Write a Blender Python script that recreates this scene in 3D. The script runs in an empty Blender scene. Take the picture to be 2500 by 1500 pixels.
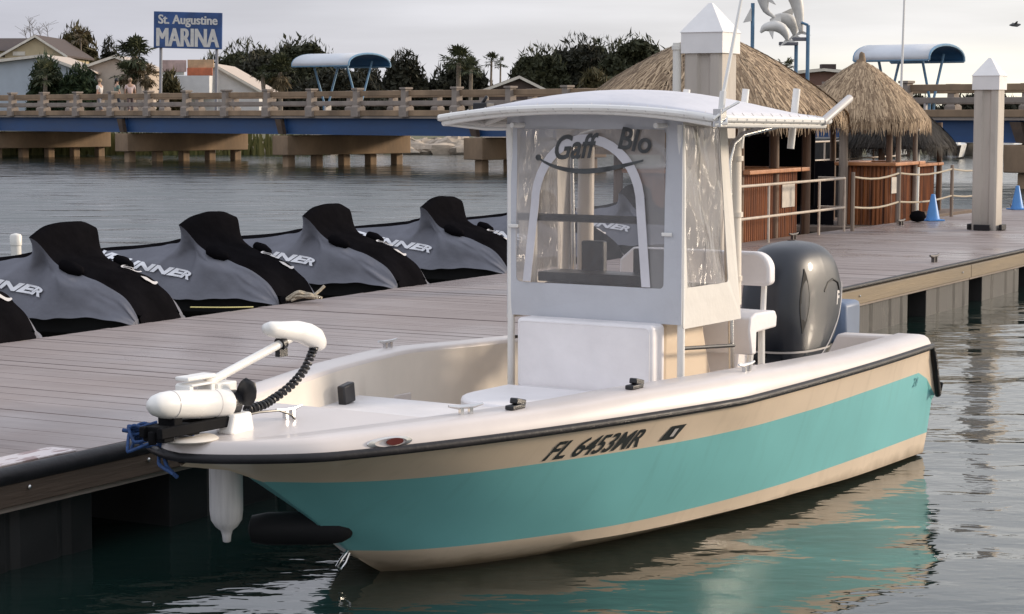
import bpy, math, random
import numpy as np
from mathutils import Vector, Matrix

random.seed(7)
rng = np.random.default_rng(7)
R = math.radians
C = bpy.context.scene
COL = C.collection

# ------------------------------------------------------------------ camera, sky, sun, exposure
CAM_H = 2.4
PITCH = math.atan(475 / 5000)
cam_data = bpy.data.cameras.new("camera")
cam = bpy.data.objects.new("camera", cam_data)
COL.objects.link(cam)
cam.location = (0, 0, CAM_H)
cam.rotation_euler = (math.pi / 2 - PITCH, 0, 0)
cam_data.sensor_width = 36.0
cam_data.lens = 72.0
cam_data.clip_start = 0.1
cam_data.clip_end = 9000
C.camera = cam

SUN_AZ, SUN_EL = R(74), R(14)
sun_dir = Vector((math.sin(SUN_AZ) * math.cos(SUN_EL), math.cos(SUN_AZ) * math.cos(SUN_EL), math.sin(SUN_EL)))
sd_ = bpy.data.lights.new("sun", 'SUN')
sd_.energy = 2.8
sd_.angle = R(9)
sd_.color = (1.0, 0.84, 0.66)
sun = bpy.data.objects.new("sun", sd_)
sun.rotation_euler = (-sun_dir).to_track_quat('-Z', 'Y').to_euler()
sun.location = (40, 10, 30)
COL.objects.link(sun)

C.view_settings.view_transform = 'Standard'
C.view_settings.look = 'None'
C.view_settings.exposure = 0.28
C.view_settings.gamma = 1.0
C.cycles.max_bounces = 8
C.cycles.transparent_max_bounces = 16
C.cycles.use_denoising = True

W = bpy.data.worlds.new("World")
C.world = W
W.use_nodes = True
wt = W.node_tree
wt.nodes.clear()


def wn(t, **k):
    n = wt.nodes.new(t)
    for a, b in k.items():
        setattr(n, a, b)
    return n


def wmath(op, a, b=None, clamp=False):
    n = wn('ShaderNodeMath', operation=op, use_clamp=clamp)
    for i, q in enumerate((a, b)):
        if q is None:
            continue
        if isinstance(q, (int, float)):
            n.inputs[i].default_value = q
        else:
            wt.links.new(q, n.inputs[i])
    return n.outputs[0]


sky = wn('ShaderNodeTexSky', sky_type='NISHITA', sun_disc=False, sun_elevation=SUN_EL, sun_rotation=SUN_AZ)
tc = wn('ShaderNodeTexCoord')
sep = wn('ShaderNodeSeparateXYZ')
wt.links.new(tc.outputs['Generated'], sep.inputs[0])
# overcast deck: brighter overhead and towards the low sun
az = wmath('MULTIPLY_ADD', sep.outputs['X'], 1.0)
toward = wn('ShaderNodeMapRange', interpolation_type='SMOOTHSTEP')
wt.links.new(sep.outputs['X'], toward.inputs[0])
toward.inputs[1].default_value = -0.30
toward.inputs[2].default_value = 0.34
up = wn('ShaderNodeMapRange', interpolation_type='SMOOTHSTEP')
wt.links.new(sep.outputs['Z'], up.inputs[0])
up.inputs[1].default_value = 0.06
up.inputs[2].default_value = 0.6
cl = wn('ShaderNodeMix', data_type='RGBA')
wt.links.new(toward.outputs[0], cl.inputs[0])
cl.inputs[6].default_value = (5.0, 5.05, 5.75, 1)
cl.inputs[7].default_value = (8.0, 7.85, 7.75, 1)
low = wn('ShaderNodeMapRange', interpolation_type='SMOOTHSTEP')
wt.links.new(sep.outputs['Z'], low.inputs[0])
low.inputs[1].default_value = 0.042
low.inputs[2].default_value = 0.004
right = wn('ShaderNodeMapRange', interpolation_type='SMOOTHSTEP')
wt.links.new(sep.outputs['X'], right.inputs[0])
right.inputs[1].default_value = 0.02
right.inputs[2].default_value = 0.22
glow = wmath('MULTIPLY', low.outputs[0], right.outputs[0])
cg = wn('ShaderNodeMix', data_type='RGBA')
wt.links.new(glow, cg.inputs[0])
wt.links.new(cl.outputs[2], cg.inputs[6])
cg.inputs[7].default_value = (11.0, 10.4, 8.6, 1)
cu = wn('ShaderNodeMix', data_type='RGBA')
wt.links.new(up.outputs[0], cu.inputs[0])
wt.links.new(cg.outputs[2], cu.inputs[6])
cu.inputs[7].default_value = (8.4, 8.8, 9.9, 1)
# soft cloud streaks
mp = wn('ShaderNodeMapping')
mp.inputs['Scale'].default_value = (3.0, 3.0, 26.0)
wt.links.new(tc.outputs['Generated'], mp.inputs[0])
nz = wn('ShaderNodeTexNoise')
nz.inputs['Scale'].default_value = 2.2
nz.inputs['Detail'].default_value = 5
wt.links.new(mp.outputs[0], nz.inputs['Vector'])
nr = wn('ShaderNodeMapRange')
wt.links.new(nz.outputs['Fac'], nr.inputs[0])
nr.inputs[1].default_value = 0.3
nr.inputs[2].default_value = 0.7
nr.inputs[3].default_value = 0.90
nr.inputs[4].default_value = 1.10
cm = wn('ShaderNodeMix', data_type='RGBA', blend_type='MULTIPLY')
cm.inputs[0].default_value = 1.0
wt.links.new(cu.outputs[2], cm.inputs[6])
wt.links.new(nr.outputs[0], cm.inputs[7])
mixs = wn('ShaderNodeMix', data_type='RGBA')
mixs.inputs[0].default_value = 0.93
wt.links.new(sky.outputs[0], mixs.inputs[6])
wt.links.new(cm.outputs[2], mixs.inputs[7])
bg = wn('ShaderNodeBackground')
bg.inputs['Strength'].default_value = 0.10
wt.links.new(mixs.outputs[2], bg.inputs['Color'])
wo = wn('ShaderNodeOutputWorld')
wt.links.new(bg.outputs[0], wo.inputs[0])


# ------------------------------------------------------------------ helpers
def pchip(xs, ys):
    xs = np.asarray(xs, float); ys = np.asarray(ys, float)
    h = np.diff(xs); d = np.diff(ys) / h
    m = np.zeros_like(ys)
    for i in range(1, len(xs) - 1):
        if d[i - 1] * d[i] > 0:
            w1 = 2 * h[i] + h[i - 1]; w2 = h[i] + 2 * h[i - 1]
            m[i] = (w1 + w2) / (w1 / d[i - 1] + w2 / d[i])
    m[0] = d[0]; m[-1] = d[-1]

    def f(x):
        x = min(max(x, xs[0]), xs[-1])
        i = int(min(max(np.searchsorted(xs, x) - 1, 0), len(xs) - 2))
        t = (x - xs[i]) / h[i]
        return float((2*t**3-3*t**2+1)*ys[i] + (t**3-2*t**2+t)*h[i]*m[i] + (-2*t**3+3*t**2)*ys[i+1] + (t**3-t**2)*h[i]*m[i+1])
    return f


class MB:
    def __init__(s):
        s.v = []; s.f = []; s.m = []

    def add(s, v, f, m=0):
        b = len(s.v)
        s.v += [tuple(map(float, p)) for p in v]
        s.f += [tuple(i + b for i in q) for q in f]
        s.m += [m] * len(f) if isinstance(m, int) else list(m)
        return s

    def box(s, c, d, m=0, mat=None):
        x, y, z = d[0] / 2, d[1] / 2, d[2] / 2
        v = [Vector((a * x, b * y, e * z)) for e in (-1, 1) for b in (-1, 1) for a in (-1, 1)]
        if mat is not None:
            v = [mat @ p for p in v]
        v = [p + Vector(c) for p in v]
        return s.add(v, [(0, 2, 3, 1), (4, 5, 7, 6), (0, 1, 5, 4), (2, 6, 7, 3), (0, 4, 6, 2), (1, 3, 7, 5)], m)

    def tube(s, pts, r, n=8, m=0, caps=True):
        pts = [Vector(p) for p in pts]
        k = len(pts)
        rs = r if isinstance(r, (list, tuple)) else [r] * k
        rows = []; up = None
        for i, p in enumerate(pts):
            t = (pts[min(i + 1, k - 1)] - pts[max(i - 1, 0)])
            t = t.normalized() if t.length > 1e-9 else Vector((0, 0, 1))
            if up is None:
                up = t.orthogonal().normalized()
            up = (up - t * up.dot(t))
            up = up.normalized() if up.length > 1e-6 else t.orthogonal().normalized()
            q = t.cross(up)
            rows.append([p + (up * math.cos(2*math.pi*j/n) + q * math.sin(2*math.pi*j/n)) * rs[i] for j in range(n)])
        v = [p for row in rows for p in row]
        f = [(i*n+j, i*n+(j+1) % n, (i+1)*n+(j+1) % n, (i+1)*n+j) for i in range(k-1) for j in range(n)]
        if caps:
            f += [tuple(range(n-1, -1, -1)), tuple((k-1)*n+j for j in range(n))]
        return s.add(v, f, m)

    def lathe(s, prof, n=20, M=None, m=0):
        v = []
        for r, z in prof:
            for j in range(n):
                a = 2*math.pi*j/n
                p = Vector((r*math.cos(a), r*math.sin(a), z))
                v.append(M @ p if M is not None else p)
        k = len(prof)
        f = [(i*n+j, i*n+(j+1) % n, (i+1)*n+(j+1) % n, (i+1)*n+j) for i in range(k-1) for j in range(n)]
        f += [tuple(range(n-1, -1, -1)), tuple((k-1)*n+j for j in range(n))]
        return s.add(v, f, m)

    def rows(s, rows, m=0, flip=False, mats=None):
        k, n = len(rows), len(rows[0])
        v = [p for r in rows for p in r]
        f = []; mm = []
        for i in range(k-1):
            for j in range(n-1):
                q = (i*n+j, i*n+j+1, (i+1)*n+j+1, (i+1)*n+j)
                f.append(q[::-1] if flip else q)
                mm.append(mats[i] if mats else m)
        return s.add(v, f, mm)

    def prism(s, poly, a, b, m=0):
        # poly of 2D points extruded; a(p) and b(p) map each 2D point to 3D for both ends
        n = len(poly)
        v = [a(p) for p in poly] + [b(p) for p in poly]
        f = [tuple(range(n-1, -1, -1)), tuple(range(n, 2*n))] + [(i, (i+1) % n, n+(i+1) % n, n+i) for i in range(n)]
        return s.add(v, f, m)


def build(name, mb, mats, parent=None, smooth=40, bevel=0, sub=0, solid=0, loc=None, rot=None):
    me = bpy.data.meshes.new(name)
    me.from_pydata(mb.v, [], mb.f)
    if not isinstance(mats, (list, tuple)):
        mats = [mats]
    for q in mats:
        me.materials.append(q)
    if len(mats) > 1:
        me.polygons.foreach_set('material_index', mb.m)
    if smooth:
        me.shade_smooth()
        if smooth < 180:
            me.set_sharp_from_angle(angle=R(smooth))
    me.update()
    o = bpy.data.objects.new(name, me)
    COL.objects.link(o)
    if parent:
        o.parent = parent
    if loc:
        o.location = loc
    if rot:
        o.rotation_euler = rot
    if solid:
        md = o.modifiers.new('solid', 'SOLIDIFY'); md.thickness = solid; md.offset = 0
    if bevel:
        md = o.modifiers.new('bevel', 'BEVEL'); md.width = bevel; md.segments = 2; md.limit_method = 'ANGLE'; md.angle_limit = R(40)
    if sub:
        md = o.modifiers.new('sub', 'SUBSURF'); md.levels = sub; md.render_levels = sub
    return o


def tag(o, label=None, cat=None, group=None, kind=None):
    if label: o['label'] = label
    if cat: o['category'] = cat
    if group: o['group'] = group
    if kind: o['kind'] = kind
    return o


def empty(name, loc, rz=0.0):
    o = bpy.data.objects.new(name, None)
    o.empty_display_size = 0.2
    COL.objects.link(o)
    o.location = loc
    o.rotation_euler = (0, 0, rz)
    return o


def copy_tree(o, parent=None):
    c = o.copy()
    COL.objects.link(c)
    c.parent = parent
    for ch in list(o.children):
        copy_tree(ch, c)
    return c


def text_data(txt, size=1.0, bold=0.0, shear=0.0, extrude=0.0):
    cu = bpy.data.curves.new('lettering_curve', 'FONT')
    cu.body = txt; cu.size = size; cu.offset = bold; cu.shear = shear; cu.extrude = extrude
    cu.align_x = 'CENTER'; cu.align_y = 'CENTER'
    cu.resolution_u = 4
    o = bpy.data.objects.new('lettering_curve', cu)
    COL.objects.link(o)
    dg = bpy.context.evaluated_depsgraph_get(); dg.update()
    me = bpy.data.meshes.new_from_object(o.evaluated_get(dg))
    v = [tuple(p.co) for p in me.vertices]
    f = [tuple(p.vertices) for p in me.polygons]
    bpy.data.objects.remove(o); bpy.data.curves.remove(cu); bpy.data.meshes.remove(me)
    xs = [p[0] for p in v]; ys = [p[1] for p in v]
    cx, cy = (min(xs)+max(xs))/2, (min(ys)+max(ys))/2
    v = [(p[0]-cx, p[1]-cy, p[2]) for p in v]
    return v, f, max(xs)-min(xs), max(ys)-min(ys)


def ray(px, py):
    u = (px-1250)/5000; w = (750-py)/5000
    return Vector((u, math.cos(PITCH)+w*math.sin(PITCH), -math.sin(PITCH)+w*math.cos(PITCH)))


def at(px, py, Y):
    d = ray(px, py)
    return Vector((0, 0, CAM_H)) + d * (Y / d.y)


def on_z(px, py, z):
    d = ray(px, py)
    return Vector((0, 0, CAM_H)) + d * ((z-CAM_H)/d.z)


# ------------------------------------------------------------------ materials
def srgb(r, g, b):
    def c(x):
        x /= 255
        return x/12.92 if x <= .04045 else ((x+.055)/1.055)**2.4
    return (c(r), c(g), c(b))


def mat(name, col, rough=.5, metal=0.0, var=.12, vscale=3.0, bump=0.0, bscale=40.0, stretch=(1, 1, 1), spec=.5,
        coat=0.0, col2=None, coords='Object', detail=5, sheen=0.0, rvar=0.1):
    m = bpy.data.materials.new(name)
    m.use_nodes = True
    t = m.node_tree
    b = t.nodes['Principled BSDF']
    L = t.links.new
    b.inputs['Roughness'].default_value = rough
    b.inputs['Metallic'].default_value = metal
    b.inputs['Specular IOR Level'].default_value = spec
    b.inputs['Coat Weight'].default_value = coat
    if sheen:
        b.inputs['Sheen Weight'].default_value = sheen
    c = t.nodes.new('ShaderNodeTexCoord')
    mp = t.nodes.new('ShaderNodeMapping')
    mp.inputs['Scale'].default_value = stretch
    L(c.outputs[coords], mp.inputs[0])
    n = t.nodes.new('ShaderNodeTexNoise')
    n.inputs['Scale'].default_value = vscale
    n.inputs['Detail'].default_value = detail
    n.inputs['Roughness'].default_value = .6
    L(mp.outputs[0], n.inputs['Vector'])
    r = t.nodes.new('ShaderNodeMapRange')
    L(n.outputs['Fac'], r.inputs[0])
    r.inputs[1].default_value = .3; r.inputs[2].default_value = .7
    mx = t.nodes.new('ShaderNodeMix'); mx.data_type = 'RGBA'
    L(r.outputs[0], mx.inputs[0])
    c2 = col2 if col2 else tuple(min(1, x*(1+var)) for x in col)
    c1 = col if col2 else tuple(x*(1-var) for x in col)
    mx.inputs[6].default_value = (*c1, 1); mx.inputs[7].default_value = (*c2, 1)
    L(mx.outputs[2], b.inputs['Base Color'])
    if rvar:
        rr = t.nodes.new('ShaderNodeMapRange')
        L(n.outputs['Fac'], rr.inputs[0])
        rr.inputs[1].default_value = .3; rr.inputs[2].default_value = .7
        rr.inputs[3].default_value = max(.02, rough-rvar); rr.inputs[4].default_value = min(1, rough+rvar)
        L(rr.outputs[0], b.inputs['Roughness'])
    if bump:
        n2 = t.nodes.new('ShaderNodeTexNoise')
        n2.inputs['Scale'].default_value = bscale
        n2.inputs['Detail'].default_value = 4
        L(mp.outputs[0], n2.inputs['Vector'])
        bp = t.nodes.new('ShaderNodeBump')
        bp.inputs['Strength'].default_value = 1.0
        bp.inputs['Distance'].default_value = bump
        L(n2.outputs['Fac'], bp.inputs['Height'])
        L(bp.outputs[0], b.inputs['Normal'])
    return m


def stain(name, z0, z1, col, amount, streak=0.0):
    """scum line low on the hull and faint run marks, with a shape of their own"""
    m = M[name]; t = m.node_tree; L = t.links.new; p = t.nodes['Principled BSDF']
    c = t.nodes.new('ShaderNodeTexCoord'); s = t.nodes.new('ShaderNodeSeparateXYZ'); L(c.outputs['Object'], s.inputs[0])
    n = t.nodes.new('ShaderNodeTexNoise'); n.inputs['Scale'].default_value = 7; n.inputs['Detail'].default_value = 6
    L(c.outputs['Object'], n.inputs['Vector'])
    a = t.nodes.new('ShaderNodeMath'); a.operation = 'MULTIPLY_ADD'; a.inputs[1].default_value = -.10; L(n.outputs['Fac'], a.inputs[0]); L(s.outputs['Z'], a.inputs[2])
    r = t.nodes.new('ShaderNodeMapRange'); L(a.outputs[0], r.inputs[0])
    r.inputs[1].default_value = z1; r.inputs[2].default_value = z0; r.inputs[3].default_value = 0; r.inputs[4].default_value = amount
    f = r.outputs[0]
    if streak:
        mp = t.nodes.new('ShaderNodeMapping'); mp.inputs['Scale'].default_value = (1, 4.5, .5); L(c.outputs['Object'], mp.inputs[0])
        n2 = t.nodes.new('ShaderNodeTexNoise'); n2.inputs['Scale'].default_value = 3; n2.inputs['Detail'].default_value = 5; L(mp.outputs[0], n2.inputs['Vector'])
        r2 = t.nodes.new('ShaderNodeMapRange'); L(n2.outputs['Fac'], r2.inputs[0]); r2.inputs[1].default_value = .56; r2.inputs[2].default_value = .74; r2.inputs[4].default_value = streak
        mx_ = t.nodes.new('ShaderNodeMath'); mx_.operation = 'MAXIMUM'; L(f, mx_.inputs[0]); L(r2.outputs[0], mx_.inputs[1]); f = mx_.outputs[0]
    x = t.nodes.new('ShaderNodeMix'); x.data_type = 'RGBA'; L(f, x.inputs[0])
    L(p.inputs['Base Color'].links[0].from_socket, x.inputs[6]); x.inputs[7].default_value = (*col, 1)
    L(x.outputs[2], p.inputs['Base Color'])


M = {}
M['white_gel'] = mat('white_gelcoat', (.635, .575, .54), .36, var=.05, vscale=2, coat=.15, rvar=.02)
M['beige_gel'] = mat('beige_gelcoat', (.74, .60, .45), .34, var=.05, vscale=2, coat=.08, rvar=.02)
M['teal_gel'] = mat('teal_gelcoat', (.205, .535, .535), .34, var=.06, vscale=1.2, coat=.08, rvar=.02)
M['deck_nonskid'] = mat('nonskid_deck', (.72, .69, .68), .6, var=.06, vscale=5, bump=.002, bscale=220)
M['cream_liner'] = mat('cream_liner', (.73, .66, .57), .35, var=.06, vscale=2.5)
M['rubber'] = mat('black_rubber', (.016, .015, .017), .5, spec=.3, var=.3, vscale=8, bump=.002, bscale=30)
M['black_plastic'] = mat('black_plastic', (.014, .014, .016), .4, var=.25)
M['white_paint'] = mat('white_powder_coat', (.80, .78, .74), .3, var=.04)
M['vinyl_white'] = mat('white_vinyl', (.82, .79, .79), .45, var=.06, vscale=4, bump=.004, bscale=9)
M['canvas'] = mat('white_canvas', (.64, .63, .655), .75, var=.06, vscale=3, bump=.012, bscale=4)
M['curtain'] = mat('shaded_curtain_fabric', (.53, .54, .57), .7, var=.05, vscale=3, bump=.01, bscale=5)  # front curtain, the shade on its face mixed into the grey
M['curtain_sunlit'] = mat('sunlit_curtain_fabric', (.66, .63, .58), .7, var=.05, vscale=3, bump=.01, bscale=5)  # side curtain, warm sunlight mixed into the fabric colour
M['metal'] = mat('polished_steel', (.62, .61, .60), .22, metal=1, var=.1)
M['dark_metal'] = mat('dark_metal', (.10, .09, .085), .4, metal=.6, var=.2)
M['motor_grey'] = mat('charcoal_motor_paint', (.017, .021, .030), .40, var=.2, vscale=2, coat=.10)
M['motor_black'] = mat('black_motor_trim', (.012, .012, .013), .55, spec=.2)
M['name_decal'] = mat('faded_name_decal', (.060, .064, .066), .5, var=.5, vscale=14)
M['decal_dark'] = mat('dark_decal', (.025, .03, .03), .5, var=.3)
M['decal_light'] = mat('pale_decal', (.55, .52, .5), .5)
M['ski_print'] = mat('white_print', (.78, .78, .80), .7)
M['blue_rope'] = mat('blue_rope_fibre', (.022, .06, .17), .8, var=.4, vscale=60, bump=.004, bscale=120)
M['tan_rope'] = mat('tan_rope_fibre', (.42, .36, .27), .85, var=.3, vscale=60, bump=.004, bscale=120)
M['fender'] = mat('fender_vinyl', (.62, .60, .59), .35, var=.12, vscale=5, stretch=(8, 8, .6))
M['cover_grey'] = mat('grey_cover_fabric', (.172, .175, .198), .85, spec=0, var=.14, vscale=3, bump=.035, bscale=2.6, stretch=(1.2, .7, 1))
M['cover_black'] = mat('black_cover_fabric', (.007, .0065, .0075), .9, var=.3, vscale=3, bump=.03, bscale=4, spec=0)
M['port'] = mat('olive_float_plastic', (.20, .21, .18), .6, var=.2, vscale=3)
M['concrete'] = mat('weathered_concrete', (.27, .225, .19), .85, var=.25, vscale=1.2, bump=.01, bscale=9)
M['concrete_dark'] = mat('stained_concrete', (.27, .185, .115), .9, var=.4, vscale=.7, bump=.01, bscale=6, stretch=(1, 1, .4))
M['pile_conc'] = mat('smooth_pile_concrete', (.50, .45, .39), .75, var=.12, vscale=1.5, bump=.004, bscale=14, stretch=(2, 2, .3))
M['pile_cap'] = mat('white_pile_cap', (.80, .78, .76), .4, var=.06)
M['girder'] = mat('blue_girder_paint', (.022, .068, .175), .5, var=.3, vscale=.6, stretch=(.4, .4, 2))
M['rust'] = mat('rusty_bearing', (.07, .045, .03), .8, var=.4)
M['asphalt'] = mat('asphalt', (.05, .05, .05), .9)
M['timber_shaded'] = mat('shaded_timber_waler', (.085, .058, .040), .75, var=.35, vscale=3, stretch=(3, .25, 3), bump=.004, bscale=20)  # waler timber with the boat's shade put into its colour
M['timber'] = mat('timber_waler', (.225, .175, .115), .8, var=.25, vscale=3, stretch=(3, .25, 3), bump=.004, bscale=20)
M['float_grey'] = mat('grey_float_shell', (.036, .034, .033), .55, var=.35, vscale=1.5, stretch=(1, 2, .3), bump=.006, bscale=9)
M['thatch'] = mat('palm_thatch', (.24, .17, .11), .9, var=.45, vscale=5, col2=None)
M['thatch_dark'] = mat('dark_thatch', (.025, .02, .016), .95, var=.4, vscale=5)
M['pole_wood'] = mat('dark_pole_wood', (.13, .075, .045), .7, var=.35, vscale=3, stretch=(6, 6, .5), bump=.006, bscale=14)
M['pole_grey'] = mat('weathered_pole_wood', (.25, .20, .16), .8, var=.3, vscale=3, stretch=(6, 6, .5))
M['dark_deck'] = mat('dark_platform_boards', (.14, .10, .075), .8, var=.3, vscale=3)
M['rail_pale'] = mat('pale_rail', (.50, .42, .34), .6, var=.2, vscale=6)
M['paper'] = mat('paper_notice', (.55, .50, .43), .8, var=.15, vscale=8)
M['cone_blue'] = mat('blue_cone_plastic', (.07, .24, .55), .45, var=.15, vscale=4)
M['pvc'] = mat('white_pvc', (.74, .72, .66), .4, var=.06)
M['trunk'] = mat('tree_bark', (.13, .10, .075), .9, var=.35, vscale=4, stretch=(4, 4, 1))
M['palm_trunk'] = mat('palm_bark', (.20, .165, .13), .9, var=.35, vscale=6, stretch=(1, 1, 3))


def leafmat(name, a, b):
    m = bpy.data.materials.new(name); m.use_nodes = True
    t = m.node_tree; p = t.nodes['Principled BSDF']; L = t.links.new
    g = t.nodes.new('ShaderNodeNewGeometry')
    mx = t.nodes.new('ShaderNodeMix'); mx.data_type = 'RGBA'
    L(g.outputs['Random Per Island'], mx.inputs[0])
    mx.inputs[6].default_value = (*a, 1); mx.inputs[7].default_value = (*b, 1)
    L(mx.outputs[2], p.inputs['Base Color'])
    p.inputs['Roughness'].default_value = .65
    p.inputs['Specular IOR Level'].default_value = .2
    return m


M['leaf_oak'] = leafmat('oak_leaves', (.026, .030, .016), (.075, .078, .042))
M['leaf_dark'] = leafmat('dark_leaves', (.016, .018, .012), (.048, .046, .030))
M['leaf_olive'] = leafmat('olive_leaves', (.045, .042, .018), (.105, .085, .04))
M['leaf_green'] = leafmat('green_leaves', (.018, .034, .018), (.055, .075, .035))
M['frond_green'] = leafmat('palm_fronds', (.030, .040, .020), (.085, .09, .045))
M['frond_brown'] = leafmat('dry_fronds', (.07, .055, .03), (.15, .11, .06))
M['reed'] = leafmat('reeds', (.07, .075, .02), (.17, .15, .05))
M['strand'] = leafmat('thatch_strands', (.18, .12, .072), (.56, .41, .26))
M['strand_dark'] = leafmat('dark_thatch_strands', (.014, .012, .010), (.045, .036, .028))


def bamboo_mat():
    m = bpy.data.materials.new('bar_bamboo'); m.use_nodes = True
    t = m.node_tree; p = t.nodes['Principled BSDF']; L = t.links.new
    c = t.nodes.new('ShaderNodeTexCoord')
    mp = t.nodes.new('ShaderNodeMapping'); mp.inputs['Scale'].default_value = (14, 14, .5)
    L(c.outputs['Object'], mp.inputs[0])
    n = t.nodes.new('ShaderNodeTexNoise'); n.inputs['Scale'].default_value = 1.6; n.inputs['Detail'].default_value = 3
    L(mp.outputs[0], n.inputs['Vector'])
    r = t.nodes.new('ShaderNodeValToRGB')
    r.color_ramp.elements[0].position = .3; r.color_ramp.elements[0].color = (.07, .022, .009, 1)
    r.color_ramp.elements[1].position = .7; r.color_ramp.elements[1].color = (.46, .155, .045, 1)
    L(n.outputs['Fac'], r.inputs[0]); L(r.outputs[0], p.inputs['Base Color'])
    p.inputs['Roughness'].default_value = .5
    return m


M['bamboo'] = bamboo_mat()
M['bar_top'] = mat('bar_top_wood', (.46, .20, .085), .4, var=.2, vscale=3, stretch=(1, 6, 1))


def vinyl_clear(name, tint, haze):
    m = bpy.data.materials.new(name); m.use_nodes = True
    t = m.node_tree; t.nodes.clear(); L = t.links.new
    o = t.nodes.new('ShaderNodeOutputMaterial')
    tr = t.nodes.new('ShaderNodeBsdfTransparent'); tr.inputs[0].default_value = (*tint, 1)
    gl = t.nodes.new('ShaderNodeBsdfGlossy'); gl.inputs['Roughness'].default_value = .06
    df = t.nodes.new('ShaderNodeBsdfDiffuse'); df.inputs[0].default_value = (.6, .58, .57, 1)
    c = t.nodes.new('ShaderNodeTexCoord')
    n = t.nodes.new('ShaderNodeTexNoise'); n.inputs['Scale'].default_value = 3.2; n.inputs['Detail'].default_value = 2
    mp = t.nodes.new('ShaderNodeMapping'); mp.inputs['Scale'].default_value = (2.2, 2.2, .8); mp.inputs['Rotation'].default_value = (.5, .4, 0)
    L(c.outputs['Object'], mp.inputs[0]); L(mp.outputs[0], n.inputs['Vector'])
    bp = t.nodes.new('ShaderNodeBump'); bp.inputs['Strength'].default_value = 1; bp.inputs['Distance'].default_value = .035
    L(n.outputs['Fac'], bp.inputs['Height']); L(bp.outputs[0], gl.inputs['Normal'])
    fr = t.nodes.new('ShaderNodeFresnel'); fr.inputs[0].default_value = 1.5; L(bp.outputs[0], fr.inputs['Normal'])
    m1 = t.nodes.new('ShaderNodeMixShader'); m1.inputs[0].default_value = haze
    L(tr.outputs[0], m1.inputs[1]); L(df.outputs[0], m1.inputs[2])
    m2 = t.nodes.new('ShaderNodeMixShader')
    L(fr.outputs[0], m2.inputs[0]); L(m1.outputs[0], m2.inputs[1]); L(gl.outputs[0], m2.inputs[2])
    L(m2.outputs[0], o.inputs[0])
    return m


M['clear'] = vinyl_clear('clear_vinyl', (.80, .79, .80), .16)
M['clear_side'] = vinyl_clear('clear_side_vinyl', (.74, .72, .70), .34)


def deck_mat():
    m = bpy.data.materials.new('composite_deck_boards'); m.use_nodes = True
    t = m.node_tree; p = t.nodes['Principled BSDF']; L = t.links.new
    c = t.nodes.new('ShaderNodeTexCoord')
    g = t.nodes.new('ShaderNodeNewGeometry')
    mp = t.nodes.new('ShaderNodeMapping'); mp.inputs['Scale'].default_value = (.5, 5, 1)
    L(c.outputs['Object'], mp.inputs[0])
    n = t.nodes.new('ShaderNodeTexNoise'); n.inputs['Scale'].default_value = 2.2; n.inputs['Detail'].default_value = 6
    L(mp.outputs[0], n.inputs['Vector'])
    n2 = t.nodes.new('ShaderNodeTexNoise'); n2.inputs['Scale'].default_value = .55; n2.inputs['Detail'].default_value = 4
    L(c.outputs['Object'], n2.inputs['Vector'])
    a = t.nodes.new('ShaderNodeMath'); a.operation = 'ADD'
    L(n.outputs['Fac'], a.inputs[0]); L(n2.outputs['Fac'], a.inputs[1])
    b = t.nodes.new('ShaderNodeMath'); b.operation = 'MULTIPLY_ADD'; b.inputs[1].default_value = .13
    L(g.outputs['Random Per Island'], b.inputs[0]); L(a.outputs[0], b.inputs[2])
    r = t.nodes.new('ShaderNodeValToRGB')
    n3 = t.nodes.new('ShaderNodeTexNoise'); n3.inputs['Scale'].default_value = 1.3; n3.inputs['Detail'].default_value = 5
    mp3 = t.nodes.new('ShaderNodeMapping'); mp3.inputs['Scale'].default_value = (.7, 2.6, 1); L(c.outputs['Object'], mp3.inputs[0]); L(mp3.outputs[0], n3.inputs['Vector'])
    r.color_ramp.elements[0].position = .35; r.color_ramp.elements[0].color = (.205, .165, .152, 1)
    r.color_ramp.elements[1].position = 1.0; r.color_ramp.elements[1].color = (.335, .278, .258, 1)
    s = t.nodes.new('ShaderNodeMath'); s.operation = 'MULTIPLY'; s.inputs[1].default_value = .6
    L(b.outputs[0], s.inputs[0]); L(s.outputs[0], r.inputs[0])
    dk = t.nodes.new('ShaderNodeMapRange'); L(n3.outputs['Fac'], dk.inputs[0]); dk.inputs[1].default_value = .63; dk.inputs[2].default_value = .72; dk.inputs[4].default_value = .6
    dm = t.nodes.new('ShaderNodeMix'); dm.data_type = 'RGBA'; L(dk.outputs[0], dm.inputs[0]); L(r.outputs[0], dm.inputs[6]); dm.inputs[7].default_value = (.13, .10, .095, 1)
    L(dm.outputs[2], p.inputs['Base Color'])
    wet = t.nodes.new('ShaderNodeMapRange'); wet.inputs[1].default_value = .42; wet.inputs[2].default_value = .62
    wet.inputs[3].default_value = .62; wet.inputs[4].default_value = .26
    L(n2.outputs['Fac'], wet.inputs[0]); L(wet.outputs[0], p.inputs['Roughness'])
    bp = t.nodes.new('ShaderNodeBump'); bp.inputs['Distance'].default_value = .004
    L(n.outputs['Fac'], bp.inputs['Height']); L(bp.outputs[0], p.inputs['Normal'])
    return m


M['deck'] = deck_mat()
stain('beige_gel', -.03, .05, (.22, .16, .09), .75, .12)
stain('teal_gel', .03, .12, (.10, .22, .19), .45, .11)
stain('pile_conc', 3.4, 4.2, (.16, .14, .12), .45, .35)


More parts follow.
